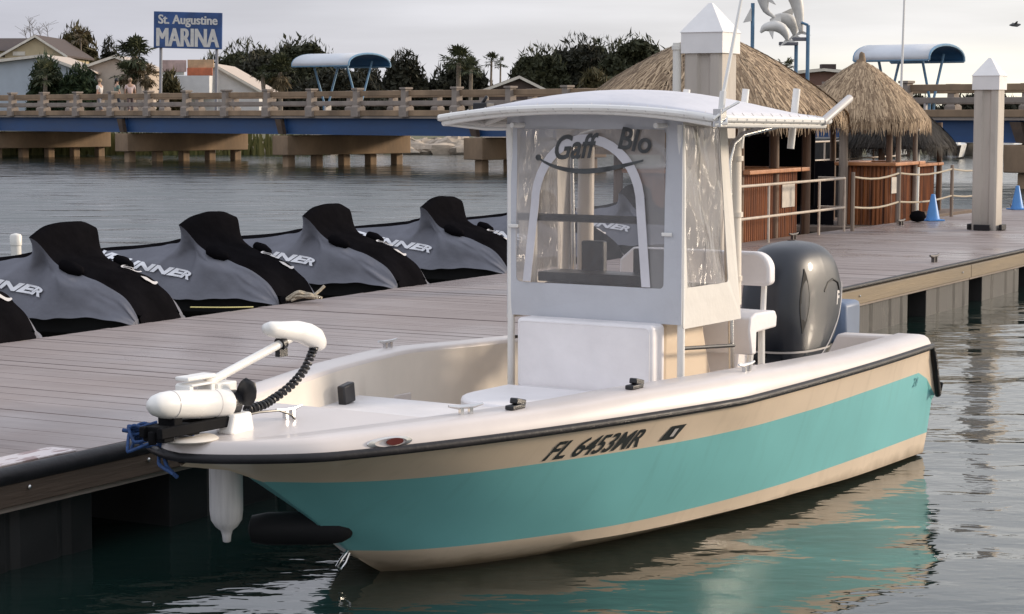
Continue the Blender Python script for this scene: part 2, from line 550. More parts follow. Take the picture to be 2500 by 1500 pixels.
# ------------------------------------------------------------------ setting: water, land
def water_mat():
    m = bpy.data.materials.new('harbour_water'); m.use_nodes = True
    t = m.node_tree; p = t.nodes['Principled BSDF']; L = t.links.new
    p.inputs['Base Color'].default_value = (.008, .020, .017, 1)
    p.inputs['Roughness'].default_value = .035
    p.inputs['IOR'].default_value = 1.75
    p.inputs['Specular IOR Level'].default_value = .5
    g = t.nodes.new('ShaderNodeNewGeometry')
    rgh = t.nodes.new('ShaderNodeMapRange'); rgh.interpolation_type = 'SMOOTHSTEP'     # unresolved wind ripples out in the open
    rgh.inputs[1].default_value = 12; rgh.inputs[2].default_value = 46; rgh.inputs[3].default_value = .035; rgh.inputs[4].default_value = .36
    lee = t.nodes.new('ShaderNodeMapRange'); lee.interpolation_type = 'SMOOTHSTEP'     # smoother again in the lee of the bridge
    lee.inputs[1].default_value = 62; lee.inputs[2].default_value = 84; lee.inputs[3].default_value = 1; lee.inputs[4].default_value = .40
    gm = t.nodes.new('ShaderNodeMapping'); gm.inputs['Scale'].default_value = (.30, 1.0, 1)
    gn = t.nodes.new('ShaderNodeTexNoise'); gn.inputs['Scale'].default_value = 1.1; gn.inputs['Detail'].default_value = 5; gn.inputs['Roughness'].default_value = .65
    gr = t.nodes.new('ShaderNodeMapRange'); gr.inputs[1].default_value = .36; gr.inputs[2].default_value = .60; gr.inputs[3].default_value = .35; gr.inputs[4].default_value = 1.15
    L(g.outputs['Position'], gm.inputs[0]); L(gm.outputs[0], gn.inputs['Vector']); L(gn.outputs['Fac'], gr.inputs[0])
    m1 = t.nodes.new('ShaderNodeMath'); m1.operation = 'MULTIPLY'; m2 = t.nodes.new('ShaderNodeMath'); m2.operation = 'MULTIPLY'
    last = None
    sp = t.nodes.new('ShaderNodeSeparateXYZ'); L(g.outputs['Position'], sp.inputs[0])
    calm = t.nodes.new('ShaderNodeMapRange'); calm.interpolation_type = 'SMOOTHSTEP'   # sheltered, calmer water inside the dock
    L(sp.outputs['Y'], calm.inputs[0])
    L(sp.outputs['Y'], rgh.inputs[0]); L(sp.outputs['Y'], lee.inputs[0]); L(rgh.outputs[0], m1.inputs[0]); L(lee.outputs[0], m1.inputs[1]); L(m1.outputs[0], m2.inputs[0]); L(gr.outputs[0], m2.inputs[1]); L(m2.outputs[0], p.inputs['Roughness'])
    calm.inputs[1].default_value = 9; calm.inputs[2].default_value = 45; calm.inputs[3].default_value = .8; calm.inputs[4].default_value = 1.6
    for sc, rot, det, dist, st in ((.62, .35, 1.5, .075, (.75, 1.25, 1)), (2.0, -.3, 2, .018, (.8, 1.4, 1)), (7.0, .2, 2, .005, (.8, 1.3, 1))):
        mp = t.nodes.new('ShaderNodeMapping')
        mp.inputs['Rotation'].default_value = (0, 0, rot)
        mp.inputs['Scale'].default_value = st
        L(g.outputs['Position'], mp.inputs[0])
        n = t.nodes.new('ShaderNodeTexNoise'); n.inputs['Scale'].default_value = sc
        n.inputs['Detail'].default_value = det; n.inputs['Roughness'].default_value = .45
        n.inputs['Distortion'].default_value = .4
        L(mp.outputs[0], n.inputs['Vector'])
        b = t.nodes.new('ShaderNodeBump'); L(calm.outputs[0], b.inputs['Strength']); b.inputs['Distance'].default_value = dist
        L(n.outputs['Fac'], b.inputs['Height'])
        if last is not None:
            L(last, b.inputs['Normal'])
        last = b.outputs[0]
    L(last, p.inputs['Normal'])
    return m


M['water'] = water_mat()
mb = MB()
mb.add([(-2500, -300, 0), (2500, -300, 0), (2500, 4500, 0), (-2500, 4500, 0)], [(0, 1, 2, 3)])
tag(build('water', mb, M['water'], smooth=0), kind='structure')

M['ground'] = mat('coastal_ground', (.13, .12, .07), .95, var=.3, vscale=.2)
mb = MB()
xs = np.linspace(-420, 420, 141)
prof = [(117.0, -.8), (118.5, .02), (120.5, .55), (123, 1.0), (127, 1.3), (200, 1.5), (3200, 1.6)]
rows_ = []
for dy, z in prof:
    rows_.append([(x * (1 if dy < 300 else 6), dy + (1.6*math.sin(x*.31)+1.1*math.sin(x*.83+1)) * (dy < 130), z + .12*math.sin(x*.7+dy) * (dy > 119) * (dy < 130)) for x in xs])
mb.rows(rows_, flip=True)
tag(build('ground', mb, M['ground']), kind='structure')

# reeds on the left bank: one uncountable mass
mb = MB()
for _ in range(5200):
    x = rng.uniform(-36, -11) + rng.normal() * 1.0
    y = rng.uniform(116.6, 121)
    if x > -15 and rng.random() < .6:
        continue
    h = rng.uniform(.5, 1.35); lx = rng.normal() * .18; w = rng.uniform(.04, .09)
    mb.add([(x-w, y, -.05), (x+w, y, -.05), (x+lx+w*.3, y+.05, h), (x+lx-w*.3, y+.05, h)], [(0, 1, 2, 3)])
tag(build('reeds', mb, M['reed'], smooth=0), 'yellow green reeds along the far left bank', 'reeds', kind='stuff')

# rocks along the far bank
M['rock'] = mat('shore_rock', (.40, .33, .255), .9, var=.3, vscale=1.5, bump=.05, bscale=3)
rock_meshes = []
for k in range(5):
    mb = MB()
    pr = []
    for i in range(7):
        th = math.pi*i/6
        pr.append((max(.001, math.sin(th)), -math.cos(th)))
    mb.lathe(pr, 9)
    mb.v = [tuple(np.array(p) * (1+.28*rng.normal()*.6) * (1, .8, .62)) for p in mb.v]
    o = build('boulder', mb, M['rock'], smooth=50)
    rock_meshes.append(o)
for k in range(64):
    o = rock_meshes[k] if k < 5 else rock_meshes[k % 5].copy()
    if k >= 5:
        COL.objects.link(o)
    px = rng.uniform(640, 1260) if k < 54 else rng.uniform(470, 640)
    Y = rng.uniform(117.6, 121.5)
    q = on_z(px, 375, 0)
    x = (px-1250)/5000*Y
    s = rng.uniform(.45, 1.05)
    o.location = (x, Y, .05 + (Y-117.6)*.18)
    o.scale = (s*1.5, s, s*.9); o.rotation_euler = (0, 0, rng.uniform(0, 6))
    tag(o, 'pale boulder in the rocky bank seen beneath the bridge', 'rock', 'boulders along the far bank')

# ------------------------------------------------------------------ floating dock
DZ = .57
D0 = Vector((-2.650, 10.475, 0)); DA = R(29.15)
dock = empty('floating_dock', (D0.x, D0.y, 0), -DA)
tag(dock, 'long pinkish grey floating dock with plank deck running diagonally past the boat', 'dock')


def dw(y):           # deck width at distance y along the dock
    return -(4.03 + .012*(y < 8)*(8-y)*0 - max(0, y-12)*.031)


def dock_pt(x, y, z=0.0):
    c, s = math.cos(DA), math.sin(DA)
    return Vector((D0.x + x*c + y*s, D0.y - x*s + y*c, z))


mb = MB()
y = -3.0
while y < 62:
    w = .112
    g = .0017
    dz = rng.normal()*.0012
    b = [(dw(y), y), (0, y), (0, y+w-g), (dw(y+w), y+w-g)]
    z0, z1 = DZ-.03, DZ+dz
    v = [(p[0], p[1], z0) for p in b] + [(p[0], p[1], z1) for p in b]
    mb.add(v, [(4, 5, 6, 7), (0, 1, 5, 4), (1, 2, 6, 5), (2, 3, 7, 6), (3, 0, 4, 7)])
    y += w
build('deck', mb, M['deck'], dock, smooth=0)
mb = MB()
mb.box((-2.0, 29.5, DZ-.09), (3.4, 64, .09))
build('subframe', mb, M['black_plastic'], dock, smooth=0)
# timber walers in lengths, near side and far side
mb = MB()
for k in range(2, 13):
    mb.box((.035, -3+5*k+2.49, .445), (.07, 4.985, .155))
build('waler', mb, M['timber'], dock, smooth=0, bevel=.006)
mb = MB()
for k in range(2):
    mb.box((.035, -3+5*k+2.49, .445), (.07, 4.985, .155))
build('waler', mb, M['timber_shaded'], dock, smooth=0, bevel=.006)
mb = MB()
for k in range(13):
    mb.box((.02, -3+5*k+2.49, .352), (.05, 4.985, .03))
build('lower_strip', mb, M['concrete'], dock, smooth=0, bevel=.004)
mb = MB()
mb.tube([(.04, -3, DZ-.045), (.04, 6.95, DZ-.045)], .050, 12)
build('bumper_strip', mb, M['rubber'], dock)
mb = MB()
mb.tube([(.015, 7.02, DZ-.02), (.015, 62, DZ-.02)], .026, 10)
build('bumper_strip', mb, M['rubber'], dock)
mb = MB()
for k in range(13):
    mb.box((dw(-3+5*k+2.5)-.03, -3+5*k+2.49, .47), (.06, 4.985, .18))
build('waler', mb, M['timber'], dock, smooth=0, bevel=.006)
# worn white strip painted along the near edge
M['worn_white'] = mat('worn_white_paint', (.62, .56, .55), .7, vscale=7, col2=(.66, .60, .59), stretch=(3, .8, 1))
_t = M['worn_white'].node_tree
_n = _t.nodes.new('ShaderNodeTexNoise'); _n.inputs['Scale'].default_value = 9; _n.inputs['Detail'].default_value = 4
_mp = _t.nodes.new('ShaderNodeMapping'); _mp.inputs['Scale'].default_value = (2.5, .7, 1)
_c = _t.nodes.new('ShaderNodeTexCoord'); _t.links.new(_c.outputs['Object'], _mp.inputs[0]); _t.links.new(_mp.outputs[0], _n.inputs['Vector'])
_r = _t.nodes.new('ShaderNodeMapRange'); _t.links.new(_n.outputs['Fac'], _r.inputs[0]); _r.inputs[1].default_value = .53; _r.inputs[2].default_value = .58
_x = _t.nodes.new('ShaderNodeMix'); _x.data_type = 'RGBA'; _p = _t.nodes['Principled BSDF']
_t.links.new(_r.outputs[0], _x.inputs[0])
_t.links.new(_p.inputs['Base Color'].links[0].from_socket, _x.inputs[6]); _x.inputs[7].default_value = (.33, .24, .23, 1)
_t.links.new(_x.outputs[2], _p.inputs['Base Color'])
mb = MB()
mb.box((-.10, -1.0, DZ+.005), (.19, 3.2, .006))
build('painted_strip', mb, M['worn_white'], dock, smooth=0)
mb = MB()
for k, yy in enumerate((-1.9, -.75, .13, 1.1, 2.2, 9.2, 12.9, 16.6)):
    mb = MB()
    mb.lathe([(.012, 0), (.012, .012), (.005, .018)], 8, Matrix.Translation((.07, yy, .455)) @ Matrix.Rotation(math.pi/2, 4, 'Y'))
    build('bolt', mb, M['metal'], dock)
# floats under the deck: near-end shells coloured black for the boat's shade, grey ones beyond
M['float_shaded'] = mat('shaded_float_shell', (.012, .012, .012), .6, var=.4, vscale=3)
mb0 = None
fl = None
for k in range(26):
    yy = -2.4 + k*2.35
    mb = MB()
    W_ = 1.72
    pr = []
    n = 30
    top, bot = [], []
    for i in range(n+1):
        u = i/n
        groove = .022 if (i in (7, 8, 19, 26)) else 0
        top.append((-.04-groove, -W_/2+u*W_))
    poly = top + [(-1.1, W_/2), (-1.1, -W_/2)]
    mb.prism(poly, lambda p: (p[0], p[1], -.28), lambda p: (p[0], p[1], .335))
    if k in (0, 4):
        fl = build('pontoon', mb, M['float_shaded'] if k == 0 else M['float_grey'], dock, smooth=0, bevel=.008)
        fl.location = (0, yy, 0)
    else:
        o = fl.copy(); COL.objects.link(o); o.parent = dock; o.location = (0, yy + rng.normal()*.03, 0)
# cleats on the deck
def cleat_mesh(s=1.0):
    mb = MB()
    mb.box((0, -.035*s, .02*s), (.03*s, .025*s, .05*s)); mb.box((0, .035*s, .02*s), (.03*s, .025*s, .05*s))
    mb.tube([(0, -.13*s, .062*s), (0, -.06*s, .05*s), (0, .06*s, .05*s), (0, .13*s, .062*s)], [.009*s, .015*s, .015*s, .009*s], 8)
    return mb


for (x, y) in ((-.28, 16.6), (-3.45, 20.0), (-3.3, 24.4), (-3.3, 31), (-.28, 25)):
    build('deck_cleat', cleat_mesh(1.35), M['dark_metal'], dock, loc=(x, y, DZ+.004))

# guide piles through the dock
def guide_pile(X, Y, size, ztop, label, grooved):
    root = empty('concrete_pile', (X, Y, -3), -DA)
    tag(root, label, 'dock pile', 'concrete guide piles of the dock')
    h = size/2; c = .03
    g = .035
    poly = [(-h+c, -h), (-.06, -h), (-.03, -h+g), (.06, -h+g), (.09, -h), (h-c, -h), (h, -h+c), (h, h-c), (h-c, h), (-h+c, h), (-h, h-c), (-h, -h+c)]
    mb = MB()
    mb.prism(poly, lambda p: (p[0], p[1], 0), lambda p: (p[0], p[1], ztop+3))
    build('shaft', mb, M['pile_conc'], root, smooth=0, bevel=.006)
    mb = MB()
    e = h+.02
    zc = ztop+3
    rr = [(e, -.11), (e, .09), (e+.004, .10)]
    v = []
    for q, z in ((e, -.11), (e, .10), (e+.012, .105), (.02, .105+size*.72)):
        v.append([(-q, -q, zc+z), (q, -q, zc+z), (q, q, zc+z), (-q, q, zc+z), (-q, -q, zc+z)])
    mb.rows(v)
    build('cap', mb, M['pile_cap'], root, smooth=0)
    # roller collar at the deck
    mb = MB()
    for a, b, sx, sy in ((0, -h-.06, .26, .05), (h+.06, 0, .05, .26), (-h-.06, 0, .05, .26), (0, h+.06, .26, .05)):
        mb = MB()
        mb.box((a, b, DZ+3.05), (sx, sy, .09))
        build('guide_roller', mb, M['rubber'], root, bevel=.01)
    return root


pr_ = guide_pile(7.42, 32.0, .385, 2.86, 'slender square concrete dock pile with white pyramid cap, standing alone at right', True)
pl_ = guide_pile(2.07, 21.5, .425, 3.12, 'thick square concrete dock pile with white pyramid cap rising behind the boat roof', False)
mb = MB()
for dx, rr in ((-.30, .045),):
    mb.tube([(dx, -.18, 3.4), (dx, -.18, 6.12)], rr, 12)
    for z in (4.9, 5.55, 6.05):
        mb.tube([(dx, -.18, z), (dx, -.18, z+.04)], rr+.012, 12)
build('conduit', mb, M['pvc'], pl_)


# ------------------------------------------------------------------ centre console boat
BA = R(32.7)
boat = empty('center_console_boat', (-1.607, 9.147, 0), -BA)
tag(boat, 'teal and cream center console fishing boat with white T-top, moored in front of the dock', 'boat')


SB = .165            # blunt stem head


def Rs(s):
    if s <= SB:
        return 0.0
    t = min(max(s/3.3675, 0), 1)
    q = 1.2911*math.sqrt(max(0, 1-(1-t)**1.1055))
    if s < .60:                       # blunt rounded nose
        q *= math.sqrt(1-(1-(s-SB)/(.60-SB))**2)
    return q - .1311*min(max((s-3.3675)/3.1325, 0), 1)**2


def Zs(s):
    return .822-.0074*s+.0005*s*s


ZCAP = pchip([0, .5, 1, 2, 2.6, 3.3, 4.3, 5.3, 6.5], [.893, .905, .915, .930, .945, .945, .912, .885, .878])
stem_z = pchip([0, .07, .61, .75, .926, 1.118, 1.402, 1.70, 2.1, 3.0, 4.5, 7], [.80, .795, .683, .62, .511, .383, .169, 0, -.15, -.29, -.33, -.33])
r1 = pchip([.5, .7, 1, 1.5, 2, 2.5, 3, 3.5, 4, 5, 6.5], [0, .29, .56, .79, .945, 1.075, 1.185, 1.25, 1.255, 1.225, 1.14])
r2 = pchip([.75, .9, 1.13, 1.5, 1.84, 2.39, 3.19, 3.8, 4.4, 5.4, 6.75], [0, .27, .5, .705, .83, 1.0, 1.17, 1.22, 1.222, 1.19, 1.12])
r3 = pchip([1.09, 1.25, 1.6, 2, 2.5, 3.2, 4, 5, 6.75], [0, .22, .5, .72, .91, 1.085, 1.155, 1.15, 1.085])
r4 = pchip([1.41, 1.55, 1.8, 2.2, 2.76, 3.4, 3.8, 4.5, 5.4, 6.75], [0, .22, .42, .63, .85, .97, 1.02, 1.07, 1.075, 1.055])
r5 = pchip([1.47, 1.6, 1.8, 2.2, 2.76, 3.4, 4.5, 5.4, 6.75], [0, .20, .385, .59, .81, .935, 1.04, 1.05, 1.03])
z5 = pchip([1.47, 2.2, 3.2, 4.5, 5.4, 6.75], [.118, .105, .09, .07, .04, .02])
r6 = pchip([1.50, 1.88, 2.6, 3.6, 5, 6.75], [0, .177, .33, .46, .52, .52])
z6 = pchip([1.50, 1.88, 2.6, 3.6, 5, 6.75], [.11, .0, -.075, -.10, -.13, -.15])
hull_rows = [
    (SB, Rs, Zs, 6.5), (.50, r1, lambda s: Zs(s)-.10, 6.56), (.75, r2, lambda s: .622+.006*max(0, s-4.4)-.75*max(0, s-6.42), 6.68),
    (1.09, r3, lambda s: .395, 6.72), (1.41, r4, lambda s: .165, 6.72), (1.47, r5, z5, 6.72), (1.50, r6, z6, 6.70), (1.52, None, None, 6.68)]
NT = 56


def hull_pt(i, t):
    s0, rf, zf, s1 = hull_rows[i]
    s = s0+(s1-s0)*(t**1.7)
    if i == 7:
        s = 1.52+(6.68-1.52)*(t**1.7)
        return (0.0, s, stem_z(s))
    return (rf(s) if t > 0 else 0.0, s, zf(s) if t > 0 else stem_z(s0))


mb = MB()
for sg in (1, -1):
    rr = [[(sg*p[0], p[1], p[2]) for p in (hull_pt(i, j/NT) for j in range(NT+1))] for i in range(8)]
    mb.rows(rr, mats=[1, 1, 0, 0, 1, 1, 1], flip=(sg < 0))
tr_ = [hull_pt(i, 1) for i in range(2, 8)]
mb.rows([[(-p[0], p[1], p[2]) for p in tr_], [(p[0], p[1], p[2]) for p in tr_]], flip=True, m=1)
build('hull', mb, [M['teal_gel'], M['beige_gel']], boat, smooth=35)


def side_surface(s, z):
    """outer near side surface at station s and height z"""
    pts = [(r1(s), Zs(s)-.10), (r2(s), .622), (r3(s), .395), (r4(s), .165)]
    pts = [(Rs(s), Zs(s))] + pts
    for (ra, za), (rb, zb) in zip(pts, pts[1:]):
        if z >= zb:
            k = (z-zb)/(za-zb)
            return rb+(ra-rb)*k
    return pts[-1][0]


# gunwale cap, both sides and round the bow
ss_ = [SB+(6.5-SB)*(k/80)**1.7 for k in range(81)]
def cap_rows(sg):
    prof = []
    for s in ss_:
        R0, z0, zc = Rs(s), Zs(s), ZCAP(s)
        k = min(1, (s-SB)/.4)
        inn = max(0, R0-.10-.14*k)
        pts = [(R0, s, z0), (R0-.004, s+.004*(1-k), z0+.03), (R0-.022*k, s+.02*(1-k), zc-.022), (max(0, R0-.05*k), s+.04*(1-k), zc-.005), (max(0, R0-.085*k), s+.05*(1-k), zc),
               (inn, s+.06*(1-k), zc), (max(0, inn-.012), s+.06*(1-k), zc-.008), (max(0, inn-.016), s+.06*(1-k), zc-.03)]
        prof.append([(sg*a, b, c) for a, b, c in pts])
    return [[prof[i][j] for i in range(len(prof))] for j in range(8)]


mb = MB()
for sg in (1, -1):
    mb.rows(cap_rows(sg), flip=(sg > 0))
build('gunwale', mb, M['white_gel'], boat, smooth=50)

mb = MB()
for sg in (1, -1):
    a, b, c = [], [], []
    for s in [q for q in ss_ if q > 1.25]:
        inn = max(0, Rs(s)-.256)
        lo = .735 if s < 2.75 else .20
        a.append((sg*inn, s, ZCAP(s)-.028)); b.append((sg*(inn-.01), s, max(lo, .55))); c.append((sg*max(0, min(inn-.012-.04*(s > 2.75), r4(s)-.07)), s, lo if s < 2.75 else .235))
    mb.rows([a, b, c], flip=(sg > 0))
build('liner', mb, M['cream_liner'], boat, smooth=60)


def deck_strip(name, s0, s1, zf, inset, m, riser=None):
    mb = MB()
    n = 24
    rows = []
    for i in range(n+1):
        s = s0+(s1-s0)*i/n
        w = max(.02, Rs(s)-inset)
        if zf(s) < .3:
            w = min(w, r4(s)-.07)
        rows.append([(w*q, s, zf(s)) for q in (-1, -.5, 0, .5, 1)])
    mb.rows(rows, flip=True)
    if riser:
        w = Rs(s1)-inset
        wl = w if riser > .5 else min(w, r4(s1)-.08)
        mb.add([(-w, s1, zf(s1)), (w, s1, zf(s1)), (wl, s1, riser), (-wl, s1, riser)], [(0, 1, 2, 3)])
    return build(name, mb, m, boat, smooth=40)


deck_strip('foredeck', .22, 1.30, lambda s: ZCAP(s)-.007, .20, M['white_gel'], .74)
deck_strip('casting_deck', 1.30, 2.75, lambda s: .742, .26, M['deck_nonskid'], .2)
deck_strip('cockpit_floor', 2.75, 6.45, lambda s: .22, .28, M['deck_nonskid'])

# rub rail with turned down ends
mb = MB()
pts = [(-Rs(s)-.006, s, Zs(s)+.004) for s in ss_[::-1]][:-1] + [(Rs(s)+.006, s if s > SB else SB-.008, Zs(s)+.004) for s in ss_]
ends = [hull_pt(1, 1), hull_pt(2, 1), (hull_pt(2, 1)[0], 6.72, .52)]
pts = [(-p[0]-.02, p[1]+.012, p[2]) for p in reversed(ends)] + pts + [(p[0]+.02, p[1]+.012, p[2]) for p in ends]
mb.tube(pts, .0225, 10)
build('rub_rail', mb, M['rubber'], boat, smooth=70)

# transom with motor notch
mb = MB()
zt = .872
poly = [(-1.09, zt), (-.52, zt-.01), (-.42, .66), (.42, .66), (.52, zt-.01), (1.09, zt), (.97, .22), (-.97, .22)]
mb.prism(poly, lambda p: (p[0], 6.36, p[1]), lambda p: (p[0], 6.49, p[1]))
build('transom', mb, M['white_gel'], boat, smooth=0, bevel=.02)

# console
mb = MB()
side = [(3.93, .22), (3.93, 1.18), (4.02, 1.34), (4.20, 1.36), (4.46, 1.12), (4.46, 1.05), (4.62, .62), (4.62, .40), (4.52, .22)]
mb.prism(side, lambda p: (-.47, p[0], p[1]), lambda p: (.47, p[0], p[1]))
con = build('console', mb, M['beige_gel'], boat, smooth=0, bevel=.03)
mb = MB()
v, f, w_, h_ = text_data('19', 1, .02)
k = .055/h_
mb.add([(.4735, 4.16+p[0]*k, 1.0+p[1]*k) for p in v], f)
build('lettering', mb, M['decal_dark'], con, smooth=0, solid=.001)
mb = MB()
mb.box((.472, 4.2, .48), (.006, .42, .34))
build('hatch', mb, M['white_gel'], con, bevel=.02)
mb = MB()
mb.box((0, 4.10, 1.385), (.90, .26, .06))
build('dash_top', mb, M['black_plastic'], con, bevel=.008)
mb = MB()
mb.box((-.20, 4.24, 1.50), (.16, .06, .20)); mb.box((.22, 4.28, 1.46), (.30, .06, .20))
build('display', mb, M['black_plastic'], con, bevel=.012)
# steering wheel
mb = MB()
cw = Vector((.12, 4.66, 1.04)); tl = Matrix.Rotation(R(-55), 4, 'X')
pts = [cw + tl @ Vector((.19*math.cos(a), .19*math.sin(a), 0)) for a in np.linspace(0, 2*math.pi, 25)]
mb.tube(pts, .016, 8, caps=False)
for a in (0.4, 2.5, 4.6):
    mb.tube([cw, cw + tl @ Vector((.19*math.cos(a), .19*math.sin(a), 0))], .010, 6)
mb.tube([cw, (.12, 4.5, .96)], .02, 8)
build('steering_wheel', mb, M['black_plastic'], con)

# front cushions
def rrect_pts(x0, x1, y0, y1, r, n=5):
    p = []
    for cx, cy, a0 in ((x1-r, y1-r, 0), (x0+r, y1-r, 90), (x0+r, y0+r, 180), (x1-r, y0+r, 270)):
        p += [(cx+r*math.cos(R(a0+90*i/n)), cy+r*math.sin(R(a0+90*i/n))) for i in range(n+1)]
    return p+[p[0]]


def cushion(name, c, d, m=None, bev=.035, parent=None):
    mb = MB(); mb.box(c, d)
    o = build(name, mb, m or M['vinyl_white'], parent or boat, smooth=60, bevel=bev)
    o.modifiers['bevel'].segments = 4
    return o


bc = cushion('backrest_cushion', (.035, 3.79, .93), (.95, .17, .44), bev=.03)
mb = MB()
mb.tube([(.035+x, 3.708, .93+z) for x, z in rrect_pts(-.455, .455, -.20, .20, .03)], .006, 6, caps=False)
build('piping', mb, M['vinyl_white'], bc)
mb = MB()
pl = [(.48*math.cos(a), 3.30-.42*math.sin(a)) for a in np.linspace(0, math.pi, 17)] + [(-.48, 3.70), (.48, 3.70)]
mb.prism(pl, lambda p: (p[0], p[1], .22), lambda p: (p[0], p[1], .66))
build('cooler_seat', mb, M['cream_liner'], boat, smooth=40, bevel=.015)
mb = MB()
mb.prism([(p[0]*1.03, p[1]) for p in pl], lambda p: (p[0], p[1]-.01, .662), lambda p: (p[0], p[1]-.01, .735))
build('seat_cushion', mb, M['vinyl_white'], boat, smooth=40, bevel=.02)

# T-top: canopy, frame, legs
TS0, TS1, TR = 3.63, 5.20, .955
def top_z(q, t):
    return 2.372 - .02*t + (1-abs(q)**2.2)*(.062 + .105*math.sin(math.pi*min(1, t*1.05+.0))**.8 + .0*t)


mb = MB()
rows = []
for i in range(19):
    t = i/18
    rows.append([(TR*q, TS0+(TS1-TS0)*t + .0*q, top_z(q, t)) for q in np.linspace(-1, 1, 25)])
mb.rows(rows, flip=True)
top = build('canopy', mb, M['canvas'], boat, smooth=70)
md = top.modifiers.new('solid', 'SOLIDIFY'); md.thickness = .012; md.offset = -1
# hem round the edge, laced to the frame
mb = MB()
per = [(TR*q, TS0, top_z(q, 0)-.006) for q in np.linspace(-1, 1, 17)] + [(TR, TS0+(TS1-TS0)*t, top_z(1, t)-.006) for t in np.linspace(0, 1, 9)[1:]] + \
      [(TR*q, TS1, top_z(q, 1)-.006) for q in np.linspace(1, -1, 17)[1:]] + [(-TR, TS0+(TS1-TS0)*t, top_z(1, t)-.006) for t in np.linspace(1, 0, 9)[1:]]
mb.tube(per, .021, 8, caps=False)
build('hem', mb, M['white_paint'], top)
mb = MB()
for t in np.linspace(.06, .96, 12):
    z = top_z(1, t)
    mb.tube([(TR-.01, TS0+(TS1-TS0)*t, z+.03), (TR+.024, TS0+(TS1-TS0)*t+.01, z-.01), (TR-.015, TS0+(TS1-TS0)*t+.02, z-.04)], .0025, 5)
for q in np.linspace(-.92, .92, 15):
    z = top_z(q, 0)
    mb.tube([(TR*q, TS0+.02, z+.022), (TR*q+.008, TS0-.024, z-.01), (TR*q+.015, TS0+.02, z-.04)], .0025, 5)
build('lacing', mb, M['decal_light'], top)
mb = MB()
zf = 2.335
for sg in (-1, 1):
    mb.tube([(sg*(TR-.02), TS0+.02, zf), (sg*(TR-.02), TS1-.03, zf-.018)], .019, 8)
    mb.tube([(sg*.50, TS0+.12, zf-.012), (sg*.50, TS1-.10, zf-.02)], .016, 8)
for s in (TS0+.02, 4.1, 4.65, TS1-.03):
    mb.tube([((TR-.03)*q, s, top_z(q, (s-TS0)/(TS1-TS0))-.036) for q in np.linspace(-1, 1, 13)], .017, 8)
mb.tube([(-.93, 3.66, 2.33), (-.72, 3.80, 2.30), (-.58, 3.89, 2.30)], .012, 8)
build('canopy_frame', mb, M['white_paint'], boat)
for sg in (-1, 1):
    mb = MB()
    mb.tube([(sg*.60, 3.90, .25), (sg*.60, 3.90, 2.0), (sg*.60, 3.88, 2.33)], .024, 10)
    build('front_leg', mb, M['white_paint'], boat)
    mb = MB()
    mb.tube([(sg*.57, 4.66, .25), (sg*.57, 4.60, 1.4), (sg*.57, 4.57, 2.10), (sg*.58, 4.60, 2.21), (sg*.60, 4.70, 2.265), (sg*.64, 5.1, 2.315)], .019, 10)
    build('rear_leg', mb, M['metal'], boat)
mb = MB()
for sg in (-1, 1):
    mb.tube([(sg*.60, 3.92, 1.0), (sg*.585, 4.63, .95)], .012, 8)
mb.tube([(-.6, 3.93, 1.755), (.6, 3.93, 1.755)], .024, 8, m=0)
build('cross_rail', mb, M['black_plastic'], boat)
# windshield pipe, an inverted U behind the curtain
mb = MB()
arc = [(-.475, 3.97, 1.34), (-.475, 3.97, 2.08)] + [(-.475+.13*(1-math.cos(a)), 3.97, 2.08+.13*math.sin(a)) for a in np.linspace(.2, math.pi/2, 6)] + \
      [(.475-.13*(1-math.cos(a)), 3.97, 2.08+.13*math.sin(a)) for a in np.linspace(math.pi/2, .2, 6)] + [(.475, 3.97, 2.08), (.475, 3.97, 1.34)]
mb.tube(arc, .020, 8)
build('windshield_pipe', mb, M['white_paint'], boat)

# spray curtain
M['zip_white'] = mat('white_zip_tape', (.62, .61, .64), .6)
M['cloudy'] = vinyl_clear('cloudy_vinyl', (.78, .77, .78), .42)
def framed(name, outer, inner, m, f3, thick):
    """flat ring between two closed outlines with equal point counts"""
    n = len(outer)
    mb = MB()
    mb.add([f3(p) for p in outer] + [f3(p) for p in inner], [(i, (i+1) % n, n+(i+1) % n, n+i) for i in range(n)])
    return build(name, mb, m, boat, smooth=0, solid=thick)


def rrect(x0, x1, y0, y1, r, n=5):
    p = []
    for cx, cy, a0 in ((x1-r, y1-r, 0), (x0+r, y1-r, 90), (x0+r, y0+r, 180), (x1-r, y0+r, 270)):
        p += [(cx+r*math.cos(R(a0+90*i/n)), cy+r*math.sin(R(a0+90*i/n))) for i in range(n+1)]
    return p


cf = lambda p: (p[0], 3.875+.012*math.sin(p[0]*7+p[1]*5), p[1])
fr_ = framed('front_curtain', rrect(-.62, .62, 1.145, 2.435, .006), rrect(-.545, .50, 1.355, 2.30, .03), M['curtain'], cf, .006)
# arched zip flap
mb = MB()
def archpt(a, d):
    # a 0..1 round the arch, d outward offset
    hw, zs, zb = .40-d, 1.84, 1.36
    if a < .25:
        k = a/.25; return (-hw-.06*(1-k), zb+(zs-zb)*k)
    if a > .75:
        k = (1-a)/.25; return (hw+.04*(1-k), zb+(zs-zb)*k)
    th = math.pi*(1-(a-.25)/.5)
    return (hw*math.cos(th), zs+(.43-d)*math.sin(th))


aa = np.linspace(0, 1, 41)
def in_arch(x, z):
    x += .03
    if z < 1.84:
        return -.40-.06*(1-(z-1.36)/.48)+.02 < x < .40+.04*(1-(z-1.36)/.48)-.02
    return (x/.385)**2+((z-1.84)/.415)**2 < 1


